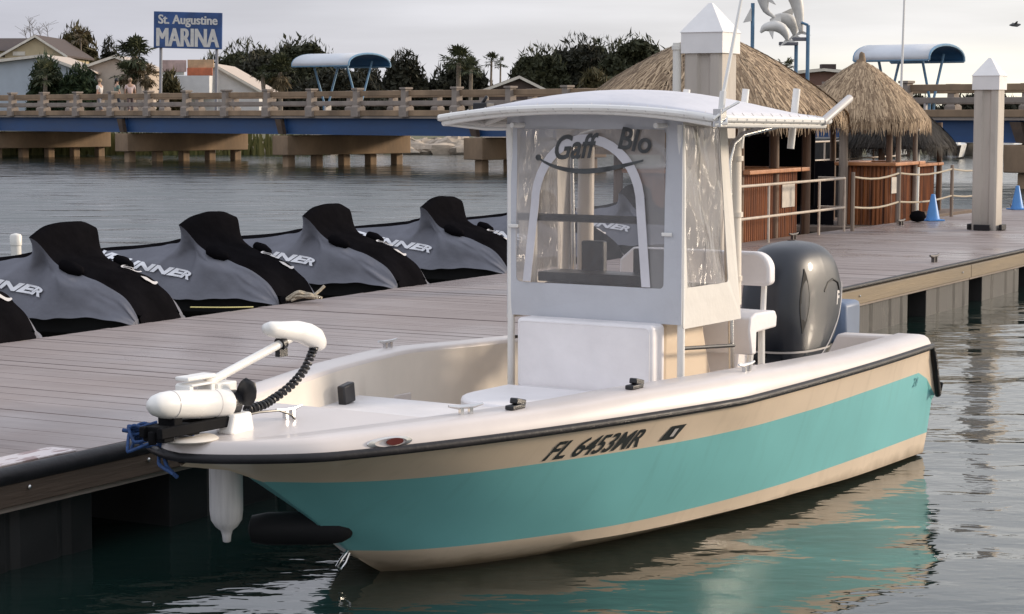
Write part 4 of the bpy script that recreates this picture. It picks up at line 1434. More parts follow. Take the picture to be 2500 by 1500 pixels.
def make_ski(seed):
    g = np.random.default_rng(seed); f1, f2, f3 = g.uniform(0, 6.28, 3)
    root = empty('jet_ski', (0, 0, 0))
    us = np.concatenate([np.linspace(0, 1.8, 9), np.linspace(1.95, 2.75, 21), np.linspace(2.82, 3.44, 9)])
    for nm, ks, m in (('grey_cover', [np.linspace(-4, -2, 15)], 'cover_grey'), ('grey_cover', [np.linspace(2, 4, 15)], 'cover_grey'),
                      ('black_cover', [[-2, -1.5, -1, -.5, 0, .5, 1, 1.5, 2]], 'cover_black')):
        mb = MB()
        rows = []
        for u in us:
            row = []
            for k in ks[0]:
                p = ski_pt(u, k)
                sag = 0
                if abs(k) > 2:
                    q = (abs(k)-2)/2
                    sag = -.045*math.sin(math.pi*q)*(.6+.4*math.sin(u*5.2+k))
                wr = 0
                if abs(k) > 2:
                    q = (abs(k)-2)/2
                    fan = math.atan2((u-2.35), .25+q*1.2)          # folds fanning out from the handlebar
                    wr = math.sin(math.pi*min(1, q*1.15))*(.020*math.sin(fan*13+f1)+.015*math.sin(fan*25+f2+q*2)+.013*math.sin(u*9+q*6+f3)+.010*math.sin(u*4-q*11+f2))
                row.append((p[0]*(1+sag*1.6)+math.copysign(wr, k), p[1], p[2]+sag*.5+.006*math.sin(u*23+k*3+f3)))
            rows.append(row)
        mb.rows(rows)
        if nm == 'black_cover':
            # nose panel folding down over the bow
            b = rows[-1]
            mb.rows([b, [(p[0]*.96, 3.49, .52) for p in b], [(p[0]*.85, 3.46, .44) for p in b]])
        else:
            b = rows[-1]
            mb.rows([b, [(p[0]*.98, 3.45, min(p[2], .52)) for p in b]])
        o = build(nm, mb, M[m], root, smooth=180)
        md = o.modifiers.new('sub', 'SUBSURF'); md.levels = 1; md.render_levels = 1
    # bulges under the cover: mirrors
    for sg in (-1, 1):
        mb = MB()
        mb.lathe([(.004, -.13), (.045, -.10), (.062, 0), (.045, .10), (.004, .13)], 12, Matrix.Translation((sg*.36, 2.76, 1.01)) @ Matrix.Rotation(R(72), 4, 'X') @ Matrix.Rotation(R(12*sg), 4, 'Y'))
        build('mirror_bulge', mb, M['cover_black'], root, smooth=180)
    mb = MB()
    mb.rows([[(s*w, u, z) for s, z in ((-1, .60), (-.95, .45), (-.4, .30), (.4, .30), (.95, .45), (1, .60))] for u, w in ((.05, .42), (.8, .55), (2.4, .55), (3.0, .46), (3.38, .30))])
    mb.add([(.30*a, 3.38, z) for a, z in ((-1, .60), (-.95, .45), (-.4, .30), (.4, .30), (.95, .45), (1, .60))], [(0, 1, 2, 3, 4, 5)])
    build('hull', mb, M['motor_black'], root, smooth=40)
    # lettering on the side towards the camera
    v, f, w_, h_ = text_data('WAVERUNNER', 1, .045, .35)
    k = 1.80/w_
    mb = MB(); vv = []
    for p in v:
        u = 1.64+p[0]*k; zt_ = .805+p[1]*k*.36-.12*(u-2.3)
        lo_, hi_ = 2.0, 4.0
        for _ in range(24):
            kk = (lo_+hi_)/2
            if ski_pt(u, kk)[2]-.045*.5*math.sin(math.pi*(kk-2)/2)*(.6+.4*math.sin(u*5.2+kk)) > zt_: lo_ = kk
            else: hi_ = kk
        q = ski_pt(u, kk)
        sag = -.045*math.sin(math.pi*(kk-2)/2)*(.6+.4*math.sin(u*5.2+kk))
        vv.append((q[0]*(1+sag*1.6)+.026, q[1], q[2]+sag*.5+.012))
    mb.add(vv, f)
    build('lettering', mb, M['ski_print'], root, smooth=0)
    # round tuning-fork badge and swoosh high on the other edge of the black panel
    mb = MB()
    def on_black(u, k, up=.012):
        q = ski_pt(u, k); return (q[0], q[1], q[2]+up)
    rr = []
    for k_ in (.072, .088):
        rr.append([on_black(3.0+k_*math.cos(a), -.95+k_*6.2*math.sin(a), .022) for a in np.linspace(0, 2*math.pi, 25)])
    mb.rows(rr)
    for a0 in (.5, 2.6, 4.7):
        a, b = (3.0+.075*math.cos(a0), -.95+.075*6.2*math.sin(a0)), (3.0, -.95)
        dx, dk = .006, .04
        mb.add([on_black(a[0]-dx, a[1]-dk, .022), on_black(b[0]-dx, b[1]-dk, .022), on_black(b[0]+dx, b[1]+dk, .022), on_black(a[0]+dx, a[1]+dk, .022)], [(0, 1, 2, 3)])
    build('round_badge', mb, M['decal_light'], root, smooth=0)
    mb = MB()
    e1, e2 = [], []
    for q in np.linspace(0, 1, 9):
        e1.append(on_black(3.14+.05*math.sin(q*2), -.7-1.2*q, .02)); e2.append(on_black(3.20+.03*math.sin(q*3), -.7-1.2*q, .02))
    mb.rows([e1, e2])
    build('swoosh', mb, M['decal_light'], root, smooth=0)
    return root


# local x points along -dock direction for the near side: rotate so +y (bow) looks at the dock
ski_rows = [(4.50, 'leftmost covered jet ski, mostly cropped, black bow at the left frame edge'),
            (6.34, 'covered jet ski second from left, beside the white post'),
            (8.56, 'covered jet ski whose bow touches the tan rope cleat, third from left'),
            (10.55, 'covered jet ski in the middle of the row, right of the tan rope cleat'),
            (12.98, 'covered jet ski just left of the boat console curtain'),
            (15.2, 'covered jet ski mostly hidden behind the boat console curtain'),
            (17.9, 'covered jet ski seen only through the clear boat curtain')]
SKI_S = 1.0
for i, (y, lab) in enumerate(ski_rows):
    o = make_ski(40+i)
    tag(o, lab, 'jet ski', 'covered jet skis along the dock')
    # ski +y -> dock +x (towards camera right); ski +x -> dock -y
    p = dock_pt(dw(y)+.0-3.52, y, 0)
    o.location = (p.x, p.y, .02)
    o.rotation_euler = (0, 0, -DA-math.pi/2+R((0, .8, -1.2, 1.0, -.6, .5, 0)[i]))
for i, (y, lab) in enumerate(ski_rows):
    pf0 = None
    mb = MB()
    if i == 0:
        w = .80
        prof = [(-3.75, .10), (-3.6, .02), (-.15, .02), (-.06, .10), (-.06, .30), (-.14, .36), (-3.5, .36), (-3.75, .30)]
        mb.prism(prof, lambda p: (p[0], -w, p[1]), lambda p: (p[0], w, p[1]))
        port = build('jet_ski_float', mb, M['port'], smooth=0, bevel=.04)
        o = port
    else:
        o = port.copy(); COL.objects.link(o)
    tag(o, 'olive grey drive-on float under ' + ['the leftmost cropped jet ski', 'the second jet ski from left', 'the jet ski by the tan rope cleat', 'the middle jet ski right of the rope cleat', 'the jet ski just left of the console', 'the jet ski half hidden by the console', 'the jet ski seen through the clear curtain'][i], 'float', 'drive-on floats for the jet skis')
    p = dock_pt(dw(y)-.05, y, 0)
    o.location = (p.x, p.y, 0); o.rotation_euler = (0, 0, -DA)

# tan rope on a cleat, yellow line, white post behind the skis
mb = MB()
c0 = dock_pt(dw(8.1)+.10, 8.35, DZ+.03)
for k in range(7):
    a = k*1.1
    rope(mb, [c0+Vector((-.14+rng.normal()*.03, rng.normal()*.04, 0)), c0+Vector((-.04, .05*math.sin(a), .05+.03*math.cos(a))), c0+Vector((.06, .05*math.cos(a), .04+.02*math.sin(a))), c0+Vector((.14+rng.normal()*.03, rng.normal()*.04, .02))], .013)
rope(mb, [c0+Vector((.1, 0, .04)), c0+Vector((.16, .05, .09)), c0+Vector((.2, .07, .13))], .015)
tag(build('mooring_rope', mb, M['tan_rope'], smooth=80), 'tan rope wrapped in a knot on the dock edge between jet ski bows', 'rope')
mb = MB()
rope(mb, [dock_pt(dw(7)-.25, 7.05, .62), dock_pt(dw(7.3)-.1, 7.35, .60), dock_pt(dw(7.6)+.02, 7.65, .585)], .006)
tag(build('dock_line', mb, mat('yellow_line', (.5, .46, .2), .7), smooth=80), 'thin yellow line from a jet ski bow to the dock', 'rope')
p = at(40, 640, 21.5)
mb = MB()
mb.lathe([(.055, -1.6), (.055, .92), (.062, .925), (.064, 1.02), (.05, 1.04), (.01, 1.05)], 16)
o = build('plastic_post', mb, M['pvc'], loc=(p.x, p.y, 0))
o.location.z = at(40, 570, p.y).z - 1.05
tag(o, 'white plastic capped post standing in the water behind the jet skis', 'post')

# ------------------------------------------------------------------ tiki bars on floating platforms
def thatch_roof(root, rx, z_top, z_eave, nlay, nst, mats, seed, lean=0.0, square=3.2):
    g = np.random.default_rng(seed)
    def prof(t, a):     # t 0 apex .. 1 eave, a angle -> point on the roof shell
        ca, sa = superell(a, square)
        r = rx*(t**.92)*(1+.02*math.sin(a*5+seed))
        z = z_top-(z_top-z_eave)*(t**1.12*.86+.14*t**3)
        return Vector((r*ca, r*sa, z))
    mb = MB()
    rows = [[prof(max(t, .01), a)-Vector((0, 0, .05)) for a in np.linspace(0, 2*math.pi, 49)] for t in np.linspace(0, .97, 12)]
    mb.rows(rows, flip=True)
    shell = build('roof', mb, mats[0], root, smooth=60, solid=.05)
    mb = MB()
    for l in range(nlay):
        t0 = .02+.90*(l/nlay)**.85
        n = int(nst*1.5*(.15+t0))
        for _ in range(n):
            a = g.uniform(0, 2*math.pi)
            ln = g.uniform(.15, .36)*(1.0 if l < nlay-3 else 1.15)
            ts = [t0+g.normal()*.02+ln*q for q in (0, .5, 1)]
            da = g.normal()*.05/(t0+.25)
            pts = []
            for q, t in enumerate(ts):
                t = max(.005, t)
                pt = prof(min(t, 1), a+da*q/2)
                if t > 1:
                    pt.z -= (t-1)*(z_top-z_eave)*.9+.02
                    pt.x *= 1+.04*(t-1); pt.y *= 1+.04*(t-1)
                pt.z += .012+.035*g.random()*(1-q*.3)
                pts.append(pt)
            w = g.uniform(.006, .015)
            sd2 = Vector((-math.sin(a), math.cos(a), 0))
            mb.add([pts[0]-sd2*w, pts[0]+sd2*w, pts[1]+sd2*w*.9, pts[1]-sd2*w*.9, pts[2]+sd2*w*.25, pts[2]-sd2*w*.25], [(0, 1, 2, 3), (3, 2, 4, 5)])
    build('thatch', mb, mats[1], root, smooth=0)
    mb = MB()
    mb.tube([(0, 0, z_top-.06), (0, 0, z_top+.02), (.02, 0, z_top+.05), (.01, 0, z_top+.14), (-.01, .0, z_top+.17)], [.10, .085, .06, .05, .02], 10)
    build('ridge_knot', mb, mats[0], root)


FZ = .46
th1 = empty('tiki_bar', (2.93, 30.4, 0), -DA)
tag(th1, 'larger thatched tiki bar boat standing directly behind the white boat roof', 'tiki bar', 'floating tiki bars')
thatch_roof(th1, 1.9, 3.55, 2.36, 13, 700, (M['thatch'], M['strand']), 3)
th2 = empty('tiki_bar', (6.13, 36.2, 0), -DA)
tag(th2, 'smaller thatched tiki bar boat with full shaggy roof, beside the lone dock pile', 'tiki bar', 'floating tiki bars')
thatch_roof(th2, 1.22, 3.28, 2.24, 12, 620, (M['thatch'], M['strand']), 9, square=2.4)


def tiki_base(root, hx, hy, posts, bar):
    mb = MB()
    mb.box((0, 0, FZ-.05), (hx*2, hy*2, .10))
    build('platform', mb, M['dark_deck'], root, smooth=0, bevel=.01)
    mb = MB()
    mb.box((-hx*.6, 0, .15), (.5, hy*1.9, .5)); mb.box((hx*.6, 0, .15), (.5, hy*1.9, .5))
    build('pontoon', mb, M['motor_black'], root, smooth=0, bevel=.05)
    for (x, y, r, zt, m) in posts:
        mb = MB()
        mb.tube([(x, y, FZ), (x+.01, y, (FZ+zt)/2), (x, y+.01, zt)], [r, r*.95, r*.9], 9)
        build('post', mb, M[m], root)
    (x0, x1, y0, y1, zc) = bar
    mb = MB()
    n = int((x1-x0+y1-y0)*2/.075)
    per = 2*((x1-x0)+(y1-y0))
    for i in range(n):
        d = per*i/n
        if d < x1-x0: p = (x0+d, y0)
        elif d < x1-x0+y1-y0: p = (x1, y0+d-(x1-x0))
        elif d < 2*(x1-x0)+y1-y0: p = (x1-(d-(x1-x0)-(y1-y0)), y1)
        else: p = (x0, y1-(d-2*(x1-x0)-(y1-y0)))
        mb.tube([(p[0], p[1], FZ), (p[0], p[1], zc)], .036+.004*random.random(), 6)
    b = build('bar_front', mb, M['bamboo'], root, smooth=50)
    mb = MB()
    for a, c, d in (((x0+x1)/2, y0, (x1-x0+.36, .34)), ((x0+x1)/2, y1, (x1-x0+.36, .34))):
        mb.box((a, c, zc+.035), (d[0], d[1], .06))
    for a in (x0, x1):
        mb.box((a, (y0+y1)/2, zc+.035), (.34, y1-y0-.345, .06))
    build('bar_counter', mb, M['bar_top'], root, smooth=0, bevel=.012)
    return b


# local axes of the tiki bars: +x towards the dock (camera right), +y along the dock away
tiki_base(th1, 1.35, 2.0, [(.95, -1.15, .075, 2.6, 'pole_wood'), (.95, .15, .08, 2.6, 'pole_wood'), (.95, 1.45, .075, 2.6, 'pole_wood'), (-.95, -1.15, .075, 2.6, 'pole_wood'), (-.95, 1.45, .075, 2.6, 'pole_wood'), (.3, -1.2, .07, 2.6, 'pole_wood')],
          (-.75, .95, -1.0, 1.0, 1.52))
tiki_base(th2, 1.05, 1.5, [(.05, -.98, .085, 2.45, 'pole_grey'), (.72, -.55, .06, 2.4, 'pole_wood'), (.80, -.30, .05, 2.4, 'pole_grey'), (.82, .55, .045, 2.4, 'pole_grey'), (-.8, -.8, .06, 2.4, 'pole_wood'), (-.8, .8, .06, 2.4, 'pole_wood')],
          (-.12, .75, -.62, .68, 1.48))
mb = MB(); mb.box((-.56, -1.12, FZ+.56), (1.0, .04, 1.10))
build('shade_panel', mb, M['cover_black'], th2, smooth=0)  # added dark panel standing in for the shade between the bars
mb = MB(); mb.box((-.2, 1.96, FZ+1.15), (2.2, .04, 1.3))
build('shade_panel', mb, M['cover_black'], th1, smooth=0)  # added dark sheet standing in for the shade under the roof
mb = MB(); mb.box((-.62, -1.55, 2.08), (1.9, .05, .56))
build('bamboo_blind', mb, M['thatch'], th1, smooth=0)
mb = MB(); mb.box((.55, -.62, 2.18), (.5, .5, .26))
build('speaker_box', mb, M['motor_black'], th1, smooth=0, bevel=.02)
mb = MB(); mb.box((.5, .8, 2.15), (.4, .6, .22))
build('speaker_box', mb, M['motor_black'], th1, smooth=0, bevel=.02)
# dark third hut with a hanging tarpaulin wall behind
th3 = empty('tiki_bar', (7.55, 40.6, 0), -DA)
tag(th3, 'dark shaded thatched tiki bar half hidden between right tiki roof and lone pile', 'tiki bar', 'floating tiki bars')
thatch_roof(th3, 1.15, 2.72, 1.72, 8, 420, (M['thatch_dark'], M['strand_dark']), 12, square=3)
tiki_base(th3, 1.2, 1.4, [(.7, -.7, .05, 2.2, 'pvc'), (-.7, -.7, .06, 2.2, 'pole_wood'), (.0, -.75, .07, 2.2, 'pole_wood'), (.7, .7, .06, 2.2, 'pole_wood')], (-.6, .6, -.6, .6, 1.35))
# dark boat hulk moored behind the bars, seen as shaded clutter
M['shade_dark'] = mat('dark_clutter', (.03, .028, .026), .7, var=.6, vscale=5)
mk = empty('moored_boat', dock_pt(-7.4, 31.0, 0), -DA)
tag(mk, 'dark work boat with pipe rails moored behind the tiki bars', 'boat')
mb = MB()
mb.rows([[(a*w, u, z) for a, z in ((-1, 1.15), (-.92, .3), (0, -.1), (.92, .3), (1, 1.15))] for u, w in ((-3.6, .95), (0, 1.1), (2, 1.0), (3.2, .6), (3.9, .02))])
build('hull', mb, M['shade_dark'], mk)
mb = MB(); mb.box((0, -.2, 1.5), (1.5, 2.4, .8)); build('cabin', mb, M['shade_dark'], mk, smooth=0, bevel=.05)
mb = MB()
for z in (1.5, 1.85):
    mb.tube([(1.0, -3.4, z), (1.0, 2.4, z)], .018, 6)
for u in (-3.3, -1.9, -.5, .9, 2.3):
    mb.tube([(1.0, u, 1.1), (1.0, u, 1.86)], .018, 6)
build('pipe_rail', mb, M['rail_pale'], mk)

# notices pinned to the bars
def notice(root, x, y, z, w, h, lab):
    mb = MB(); mb.box((0, 0, 0), (.012, w, h))
    o = build('notice_board', mb, M['paper'], smooth=0)
    p = root.matrix_basis @ Vector((x, y, z)); o.location = p; o.rotation_euler = (0, 0, -DA)
    tag(o, lab, 'notice')


bpy.context.view_layer.update()
notice(th1, 1.0, .62, 1.18, .50, .36, 'pale paper notice on the large tiki bar front')
notice(th2, .80, -.45, 1.15, .34, .28, 'pale paper notice on the smaller tiki bar front')

# gangway railing between the dock and the large tiki bar
rl = empty('gangway_railing', dock_pt(-3.50, 18.4, FZ), -DA)
tag(rl, 'pale pipe railing in front of the large tiki bar', 'railing', 'railings of the tiki boats')
mb = MB()
for z in (.48, .93):
    mb.tube([(0, -1.0, z), (0, 3.85, z), (-.45, 3.9, z)], .020, 8)
build('rail', mb, M['rail_pale'], rl)
for y in (-.9, .75, 2.75, 3.84):
    mb = MB(); mb.tube([(0, y, .0), (0, y, .93)], .02, 8); build('railing_post', mb, M['rail_pale'], rl)
rl2 = empty('rope_railing', dock_pt(-3.42, 23.6, FZ), -DA)
tag(rl2, 'slack rope railing on posts in front of the smaller tiki bar', 'railing', 'railings of the tiki boats')
mb = MB()
for z, sg in ((.95, .06), (.48, .05)):
    pts = []
    for a, b in ((-1.2, 1.0), (1.0, 3.9), (3.9, 6.2)):
        pts += [(0, a+(b-a)*q, z-sg*math.sin(math.pi*q)) for q in np.linspace(0, .9, 6)]
    mb.tube(pts+[(0, 6.2, z)], .016, 6)
build('rope_rail', mb, M['tan_rope'], rl2)
for y in (-1.2, 1.0, 3.9, 6.2):
    mb = MB(); mb.tube([(0, y, 0), (0, y, 1.02)], .032, 8); build('railing_post', mb, M['pole_grey'], rl2)

# blue cones on the dock
def cone(p, lab):
    mb = MB()
    mb.box((0, 0, .012), (.30, .30, .024))
    mb.lathe([(.125, .024), (.115, .04), (.035, .44), (.03, .45), (.012, .452)], 22)
    o = build('traffic_cone', mb, M['cone_blue'], smooth=40, bevel=.004, loc=p, rot=(0, 0, .3))
    tag(o, lab, 'cone', 'blue cones on the dock')


cone(dock_pt(-3.25, 25.9, DZ+.004), 'blue plastic cone left of the lone dock pile')
cone(dock_pt(-3.1, 30.6, DZ+.004), 'blue plastic cone at the right frame edge, right of the lone pile')
mb = MB()
mb.lathe([(.004, 0), (.10, .02), (.14, .09), (.11, .17), (.004, .20)], 14)
o = build('rope_bag', mb, M['cover_black'], loc=dock_pt(-3.32, 25.3, DZ+.004), smooth=80)
tag(o, 'small black bag slumped on the dock beside the blue cone', 'bag')
mb = MB(); mb.box((0, 0, 0), (.36, .46, .42))
o = build('dock_box_fender', mb, mat('blue_grey_vinyl', (.13, .17, .25), .5), loc=dock_pt(.24, 11.75, .30), rot=(0, 0, -DA), bevel=.05)
tag(o, 'blue grey box fender on the dock face behind the outboard motor', 'fender')

# slender white mast behind the smaller tiki bar
mb = MB()
p = at(2197, 300, 43)
mb.tube([(0, 0, -1), (0, 0, 2), (.07, 0, 6.0)], [.035, .03, .018], 8)
o = build('mast', mb, M['white_paint'], loc=(p.x-.0, p.y, 0))
tag(o, 'tall thin white mast rising behind the smaller tiki roof', 'mast')


# ------------------------------------------------------------------ bridge
BP = Vector((-1.3, 82, 0)); BD = Vector((.70, -.714, 0)); BN = Vector((.714, .70, 0))
bridge = empty('bridge', BP, math.atan2(BD.y, BD.x))
tag(bridge, 'low road bridge with brown concrete railing and blue girders crossing behind the marina', 'bridge')
T0, T1 = -80, 44
bents = [-.5+12.5*k for k in range(-6, 4)]
# local: x along, y across (away from camera), z up
mb = MB(); mb.box(((T0+T1)/2, 3.9, 2.23), (T1-T0, 7.5, .16)); build('deck_slab', mb, M['concrete'], bridge, smooth=0)
mb = MB(); mb.box(((T0+T1)/2, 3.9, 2.325), (T1-T0, 6.2, .025)); build('roadway', mb, M['asphalt'], bridge, smooth=0)
for yo in (.28, 7.5):
    mb = MB(); mb.box(((T0+T1)/2, yo, 2.37), (T1-T0, .36, .24)); build('kerb', mb, M['concrete_dark'], bridge, smooth=0, bevel=.02)
    mb = MB(); mb.box(((T0+T1)/2, yo, 2.79), (T1-T0, .16, .19)); build('lower_rail', mb, M['concrete'], bridge, smooth=0, bevel=.02)
    mb = MB(); mb.box(((T0+T1)/2, yo, 3.20), (T1-T0, .18, .22)); build('upper_rail', mb, M['concrete_dark'], bridge, smooth=0, bevel=.02)
k = 0
pm = None
t = T0+1.0
while t < T1:
    for yo in (.18, 7.6):
        if pm is None:
            mb = MB()
            mb.rows([[(-a, -b, z), (a, -b, z), (a, b, z), (-a, b, z), (-a, -b, z)] for a, b, z in ((.23, .22, 2.22), (.23, .22, 2.62), (.15, .17, 2.70), (.14, .16, 3.34), (.19, .21, 3.36), (.19, .21, 3.43))])
            mb.box((0, 0, 3.432), (.37, .41, .012))
            pm = build('railing_post', mb, M['concrete'], bridge, smooth=0, bevel=.015)
            pm.location = (t, yo, 0)
        else:
            o = pm.copy(); COL.objects.link(o); o.parent = bridge; o.location = (t, yo, 0)
    t += 3.1
gm = None
for i, b in enumerate([bents[0]-12.5]+bents):
    for yo in (.45, 2.7, 5.0, 7.3):
        mb = MB()
        if gm is None:
            x1 = 12.5
            mb.box((x1/2, 0, 1.80), (x1-.10, .03, .70)); mb.box((x1/2, 0, 2.135), (x1-.10, .34, .03)); mb.box((x1/2, 0, 1.455), (x1-.10, .36, .035))
            for q in (.12, x1-.12):
                mb.box((q, -.08, 1.80), (.03, .14, .62))
            gm = build('girder', mb, M['girder'], bridge, smooth=0)
            gm.location = (b, yo, 0)
        else:
            o = gm.copy(); COL.objects.link(o); o.parent = bridge; o.location = (b, yo, 0)
cm_ = pm2 = bm_ = None
for b in bents:
    if cm_ is None:
        mb = MB(); mb.prism([(-.5, .92), (-.2, .50), (8.9, .50), (9.2, .92), (9.2, 1.38), (-.5, 1.38)], lambda p: (-.55, p[0], p[1]), lambda p: (.55, p[0], p[1]))
        mb = MB(); mb.box((0, 3.75, .94), (1.1, 7.3, .88))
        cm_ = build('pile_cap', mb, M['concrete_dark'], bridge, smooth=0, bevel=.04); cm_.location = (b, 0, 0)
    else:
        o = cm_.copy(); COL.objects.link(o); o.parent = bridge; o.location = (b, 0, 0)
    for yo in (.6, 2.2, 3.8, 5.4, 7.0):
        if pm2 is None:
            mb = MB(); mb.box((0, 0, -1.2), (.42, .42, 3.4))
            pm2 = build('pile', mb, M['concrete_dark'], bridge, smooth=0, bevel=.05); pm2.location = (b, yo, 0)
        else:
            o = pm2.copy(); COL.objects.link(o); o.parent = bridge; o.location = (b, yo, 0)
    if bm_ is None:
        mb = MB(); mb.prism([(-.35, 2.10), (-.10, 1.46), (.25, 1.42), (.05, 2.10)], lambda p: (p[0], .10, p[1]), lambda p: (p[0], .30, p[1]))
        bm_ = build('bearing', mb, M['rust'], bridge, smooth=0); bm_.location = (b, 0, 0)
    else:
        o = bm_.copy(); COL.objects.link(o); o.parent = bridge; o.location = (b, 0, 0)

# ------------------------------------------------------------------ people walking on the bridge
def person(px, shirt, trousers, hair, label, skin=(.42, .26, .18), turn=0.0):
    # find the bridge point under this pixel, on the near walkway
    r = (px-1250)/5000
    off = 1.5
    A = BP+BN*off
    t = (r*A.y-A.x)/(BD.x-r*BD.y)
    P = A+BD*t
    root = empty('person', (P.x, P.y, 2.34), turn)
    tag(root, label, 'person', 'people walking on the bridge')
    def skin_mesh(name, V, E, Rr, m, rootv=0):
        me = bpy.data.meshes.new(name); me.from_pydata(V, E, [])
        me.materials.append(m)
        o = bpy.data.objects.new(name, me); COL.objects.link(o); o.parent = root
        sk = o.modifiers.new('skin', 'SKIN'); sk.use_smooth_shade = True
        for i, r_ in enumerate(Rr):
            me.skin_vertices[0].data[i].radius = (r_, r_)
        me.skin_vertices[0].data[rootv].use_root = True
        sb = o.modifiers.new('sub', 'SUBSURF'); sb.levels = 1; sb.render_levels = 1
        return o
    V = [(0, 0, .92), (0, 0, 1.15), (0, 0, 1.38), (0, .0, 1.48), (0, .015, 1.56), (0, .02, 1.66), (0, .01, 1.73),
         (.19, 0, 1.38), (.25, .02, 1.10), (.24, .12, .88), (.24, .15, .80), (-.19, 0, 1.38), (-.25, -.02, 1.10), (-.24, .06, .88), (-.24, .09, .80),
         (.09, 0, .88), (.10, .10, .48), (.10, .02, .08), (.10, .16, .03), (-.09, 0, .88), (-.10, -.04, .48), (-.10, -.22, .12), (-.10, -.09, .03)]
    E = [(0, 1), (1, 2), (2, 3), (3, 4), (4, 5), (5, 6), (2, 7), (7, 8), (8, 9), (9, 10), (2, 11), (11, 12), (12, 13), (13, 14), (0, 15), (15, 16), (16, 17), (17, 18), (0, 19), (19, 20), (20, 21), (21, 22)]
    Rr = [.13, .125, .13, .055, .06, .095, .06, .06, .045, .035, .03, .06, .045, .035, .03, .08, .058, .042, .035, .08, .058, .042, .035]
    skin_mesh('body', V, E, Rr, mat('skin_tone', skin, .6))
    skin_mesh('shirt', [(0, 0, .90), (0, 0, 1.15), (0, 0, 1.36), (0, 0, 1.44), (.19, 0, 1.37), (.24, .012, 1.18), (-.19, 0, 1.37), (-.24, -.012, 1.18)],
              [(0, 1), (1, 2), (2, 3), (2, 4), (4, 5), (2, 6), (6, 7)], [.15, .145, .15, .08, .078, .066, .078, .066], mat('shirt_cloth', shirt, .9))
    skin_mesh('trousers', [(0, 0, .95), (.09, 0, .86), (.10, .10, .48), (.10, .02, .14), (-.09, 0, .86), (-.10, -.04, .48), (-.10, -.22, .18)],
              [(0, 1), (1, 2), (2, 3), (0, 4), (4, 5), (5, 6)], [.15, .095, .075, .06, .095, .075, .06], mat('trouser_cloth', trousers, .9))
    mb = MB()
    mb.lathe([(.01, .11), (.07, .095), (.105, .03), (.11, -.02), (.095, -.06), (.06, -.075)], 14, Matrix.Translation((0, -.012, 1.665)))
    build('hair', mb, mat('hair_colour', hair, .6), root, smooth=80)


person(249, (.60, .56, .52), (.20, .2, .22), (.30, .22, .14), 'fair haired person in a white top walking on the bridge, leftmost of three', turn=1.2)
person(291, (.14, .20, .17), (.04, .05, .07), (.012, .012, .014), 'dark haired person in a greenish top on the bridge, between two others', turn=-1.0)
person(323, (.58, .45, .42), (.12, .09, .09), (.25, .16, .10), 'person in a pale pink top on the bridge below the palm', turn=.3)

# ------------------------------------------------------------------ barrel roofed shelters on the bridge walkway
def shelter(px0, px1, py_top, py_eave, Y, label, open_right=True):
    a, b = at(px0, py_eave, Y), at(px1, py_eave, Y)
    zt = at(px0, py_top, Y).z; ze = a.z
    L_ = (b.x-a.x)
    root = empty('shelter', ((a.x+b.x)/2, Y, 2.34), 0)
    tag(root, label, 'shelter', 'barrel roofed shelters on the bridge')
    D = 3.0
    root.rotation_euler = (0, 0, -.62)
    n = 16
    def arc(q, off=0):
        th = math.pi*(1-q)
        return ((D/2+off)*math.cos(th), (zt-ze+off)*math.sin(th)**.8)
    half = L_*.40
    for nm, off, m in (('roof', .03, M['shel_roof']), ('roof_lining', -.02, M['shel_blue'])):
        mb = MB()
        mb.rows([[(x, arc(q, off)[0], ze-2.34+arc(q, off)[1]) for x in np.linspace(-half, half, 4)] for q in np.linspace(0, 1, n)], flip=True)
        build(nm, mb, m, root, solid=.03)
    mb = MB()
    for x in (-half, half):
        mb.tube([(x, arc(q)[0], ze-2.34+arc(q)[1]) for q in np.linspace(0, 1, n)], .05, 6)
    for y in (-D/2, D/2):
        mb.tube([(-half, y, ze-2.34), (half, y, ze-2.34)], .05, 6)
    build('roof_frame', mb, M['shel_frame'], root)
    for x in (-half*.55, half*.62):
        for sg in (-1, 1):
            mb = MB(); mb.tube([(x, sg*.18, -.02), (x, sg*.18, .55), (x, sg*.95, ze-2.34+.25)], .05, 6)
            build('post', mb, M['shel_frame'], root)
    mb = MB(); mb.box((0, 0, .45), (half*1.5, .5, .06)); mb.box((-half*.5, 0, .22), (.08, .4, .42)); mb.box((half*.5, 0, .22), (.08, .4, .42))
    build('bench', mb, M['decal_light'], root, smooth=0)


M['shel_roof'] = mat('pale_metal_roof', (.55, .57, .60), .4, var=.08, vscale=1)
M['shel_blue'] = mat('blue_roof_lining', (.02, .09, .20), .5)
M['shel_frame'] = mat('blue_shelter_frame', (.14, .27, .40), .5)
shelter(722, 945, 133, 163, 95, 'barrel roofed shelter with blue lining on the bridge, left of the boat')
shelter(2098, 2342, 112, 150, 72, 'barrel roofed shelter with blue lining above the smaller tiki bar, at right')

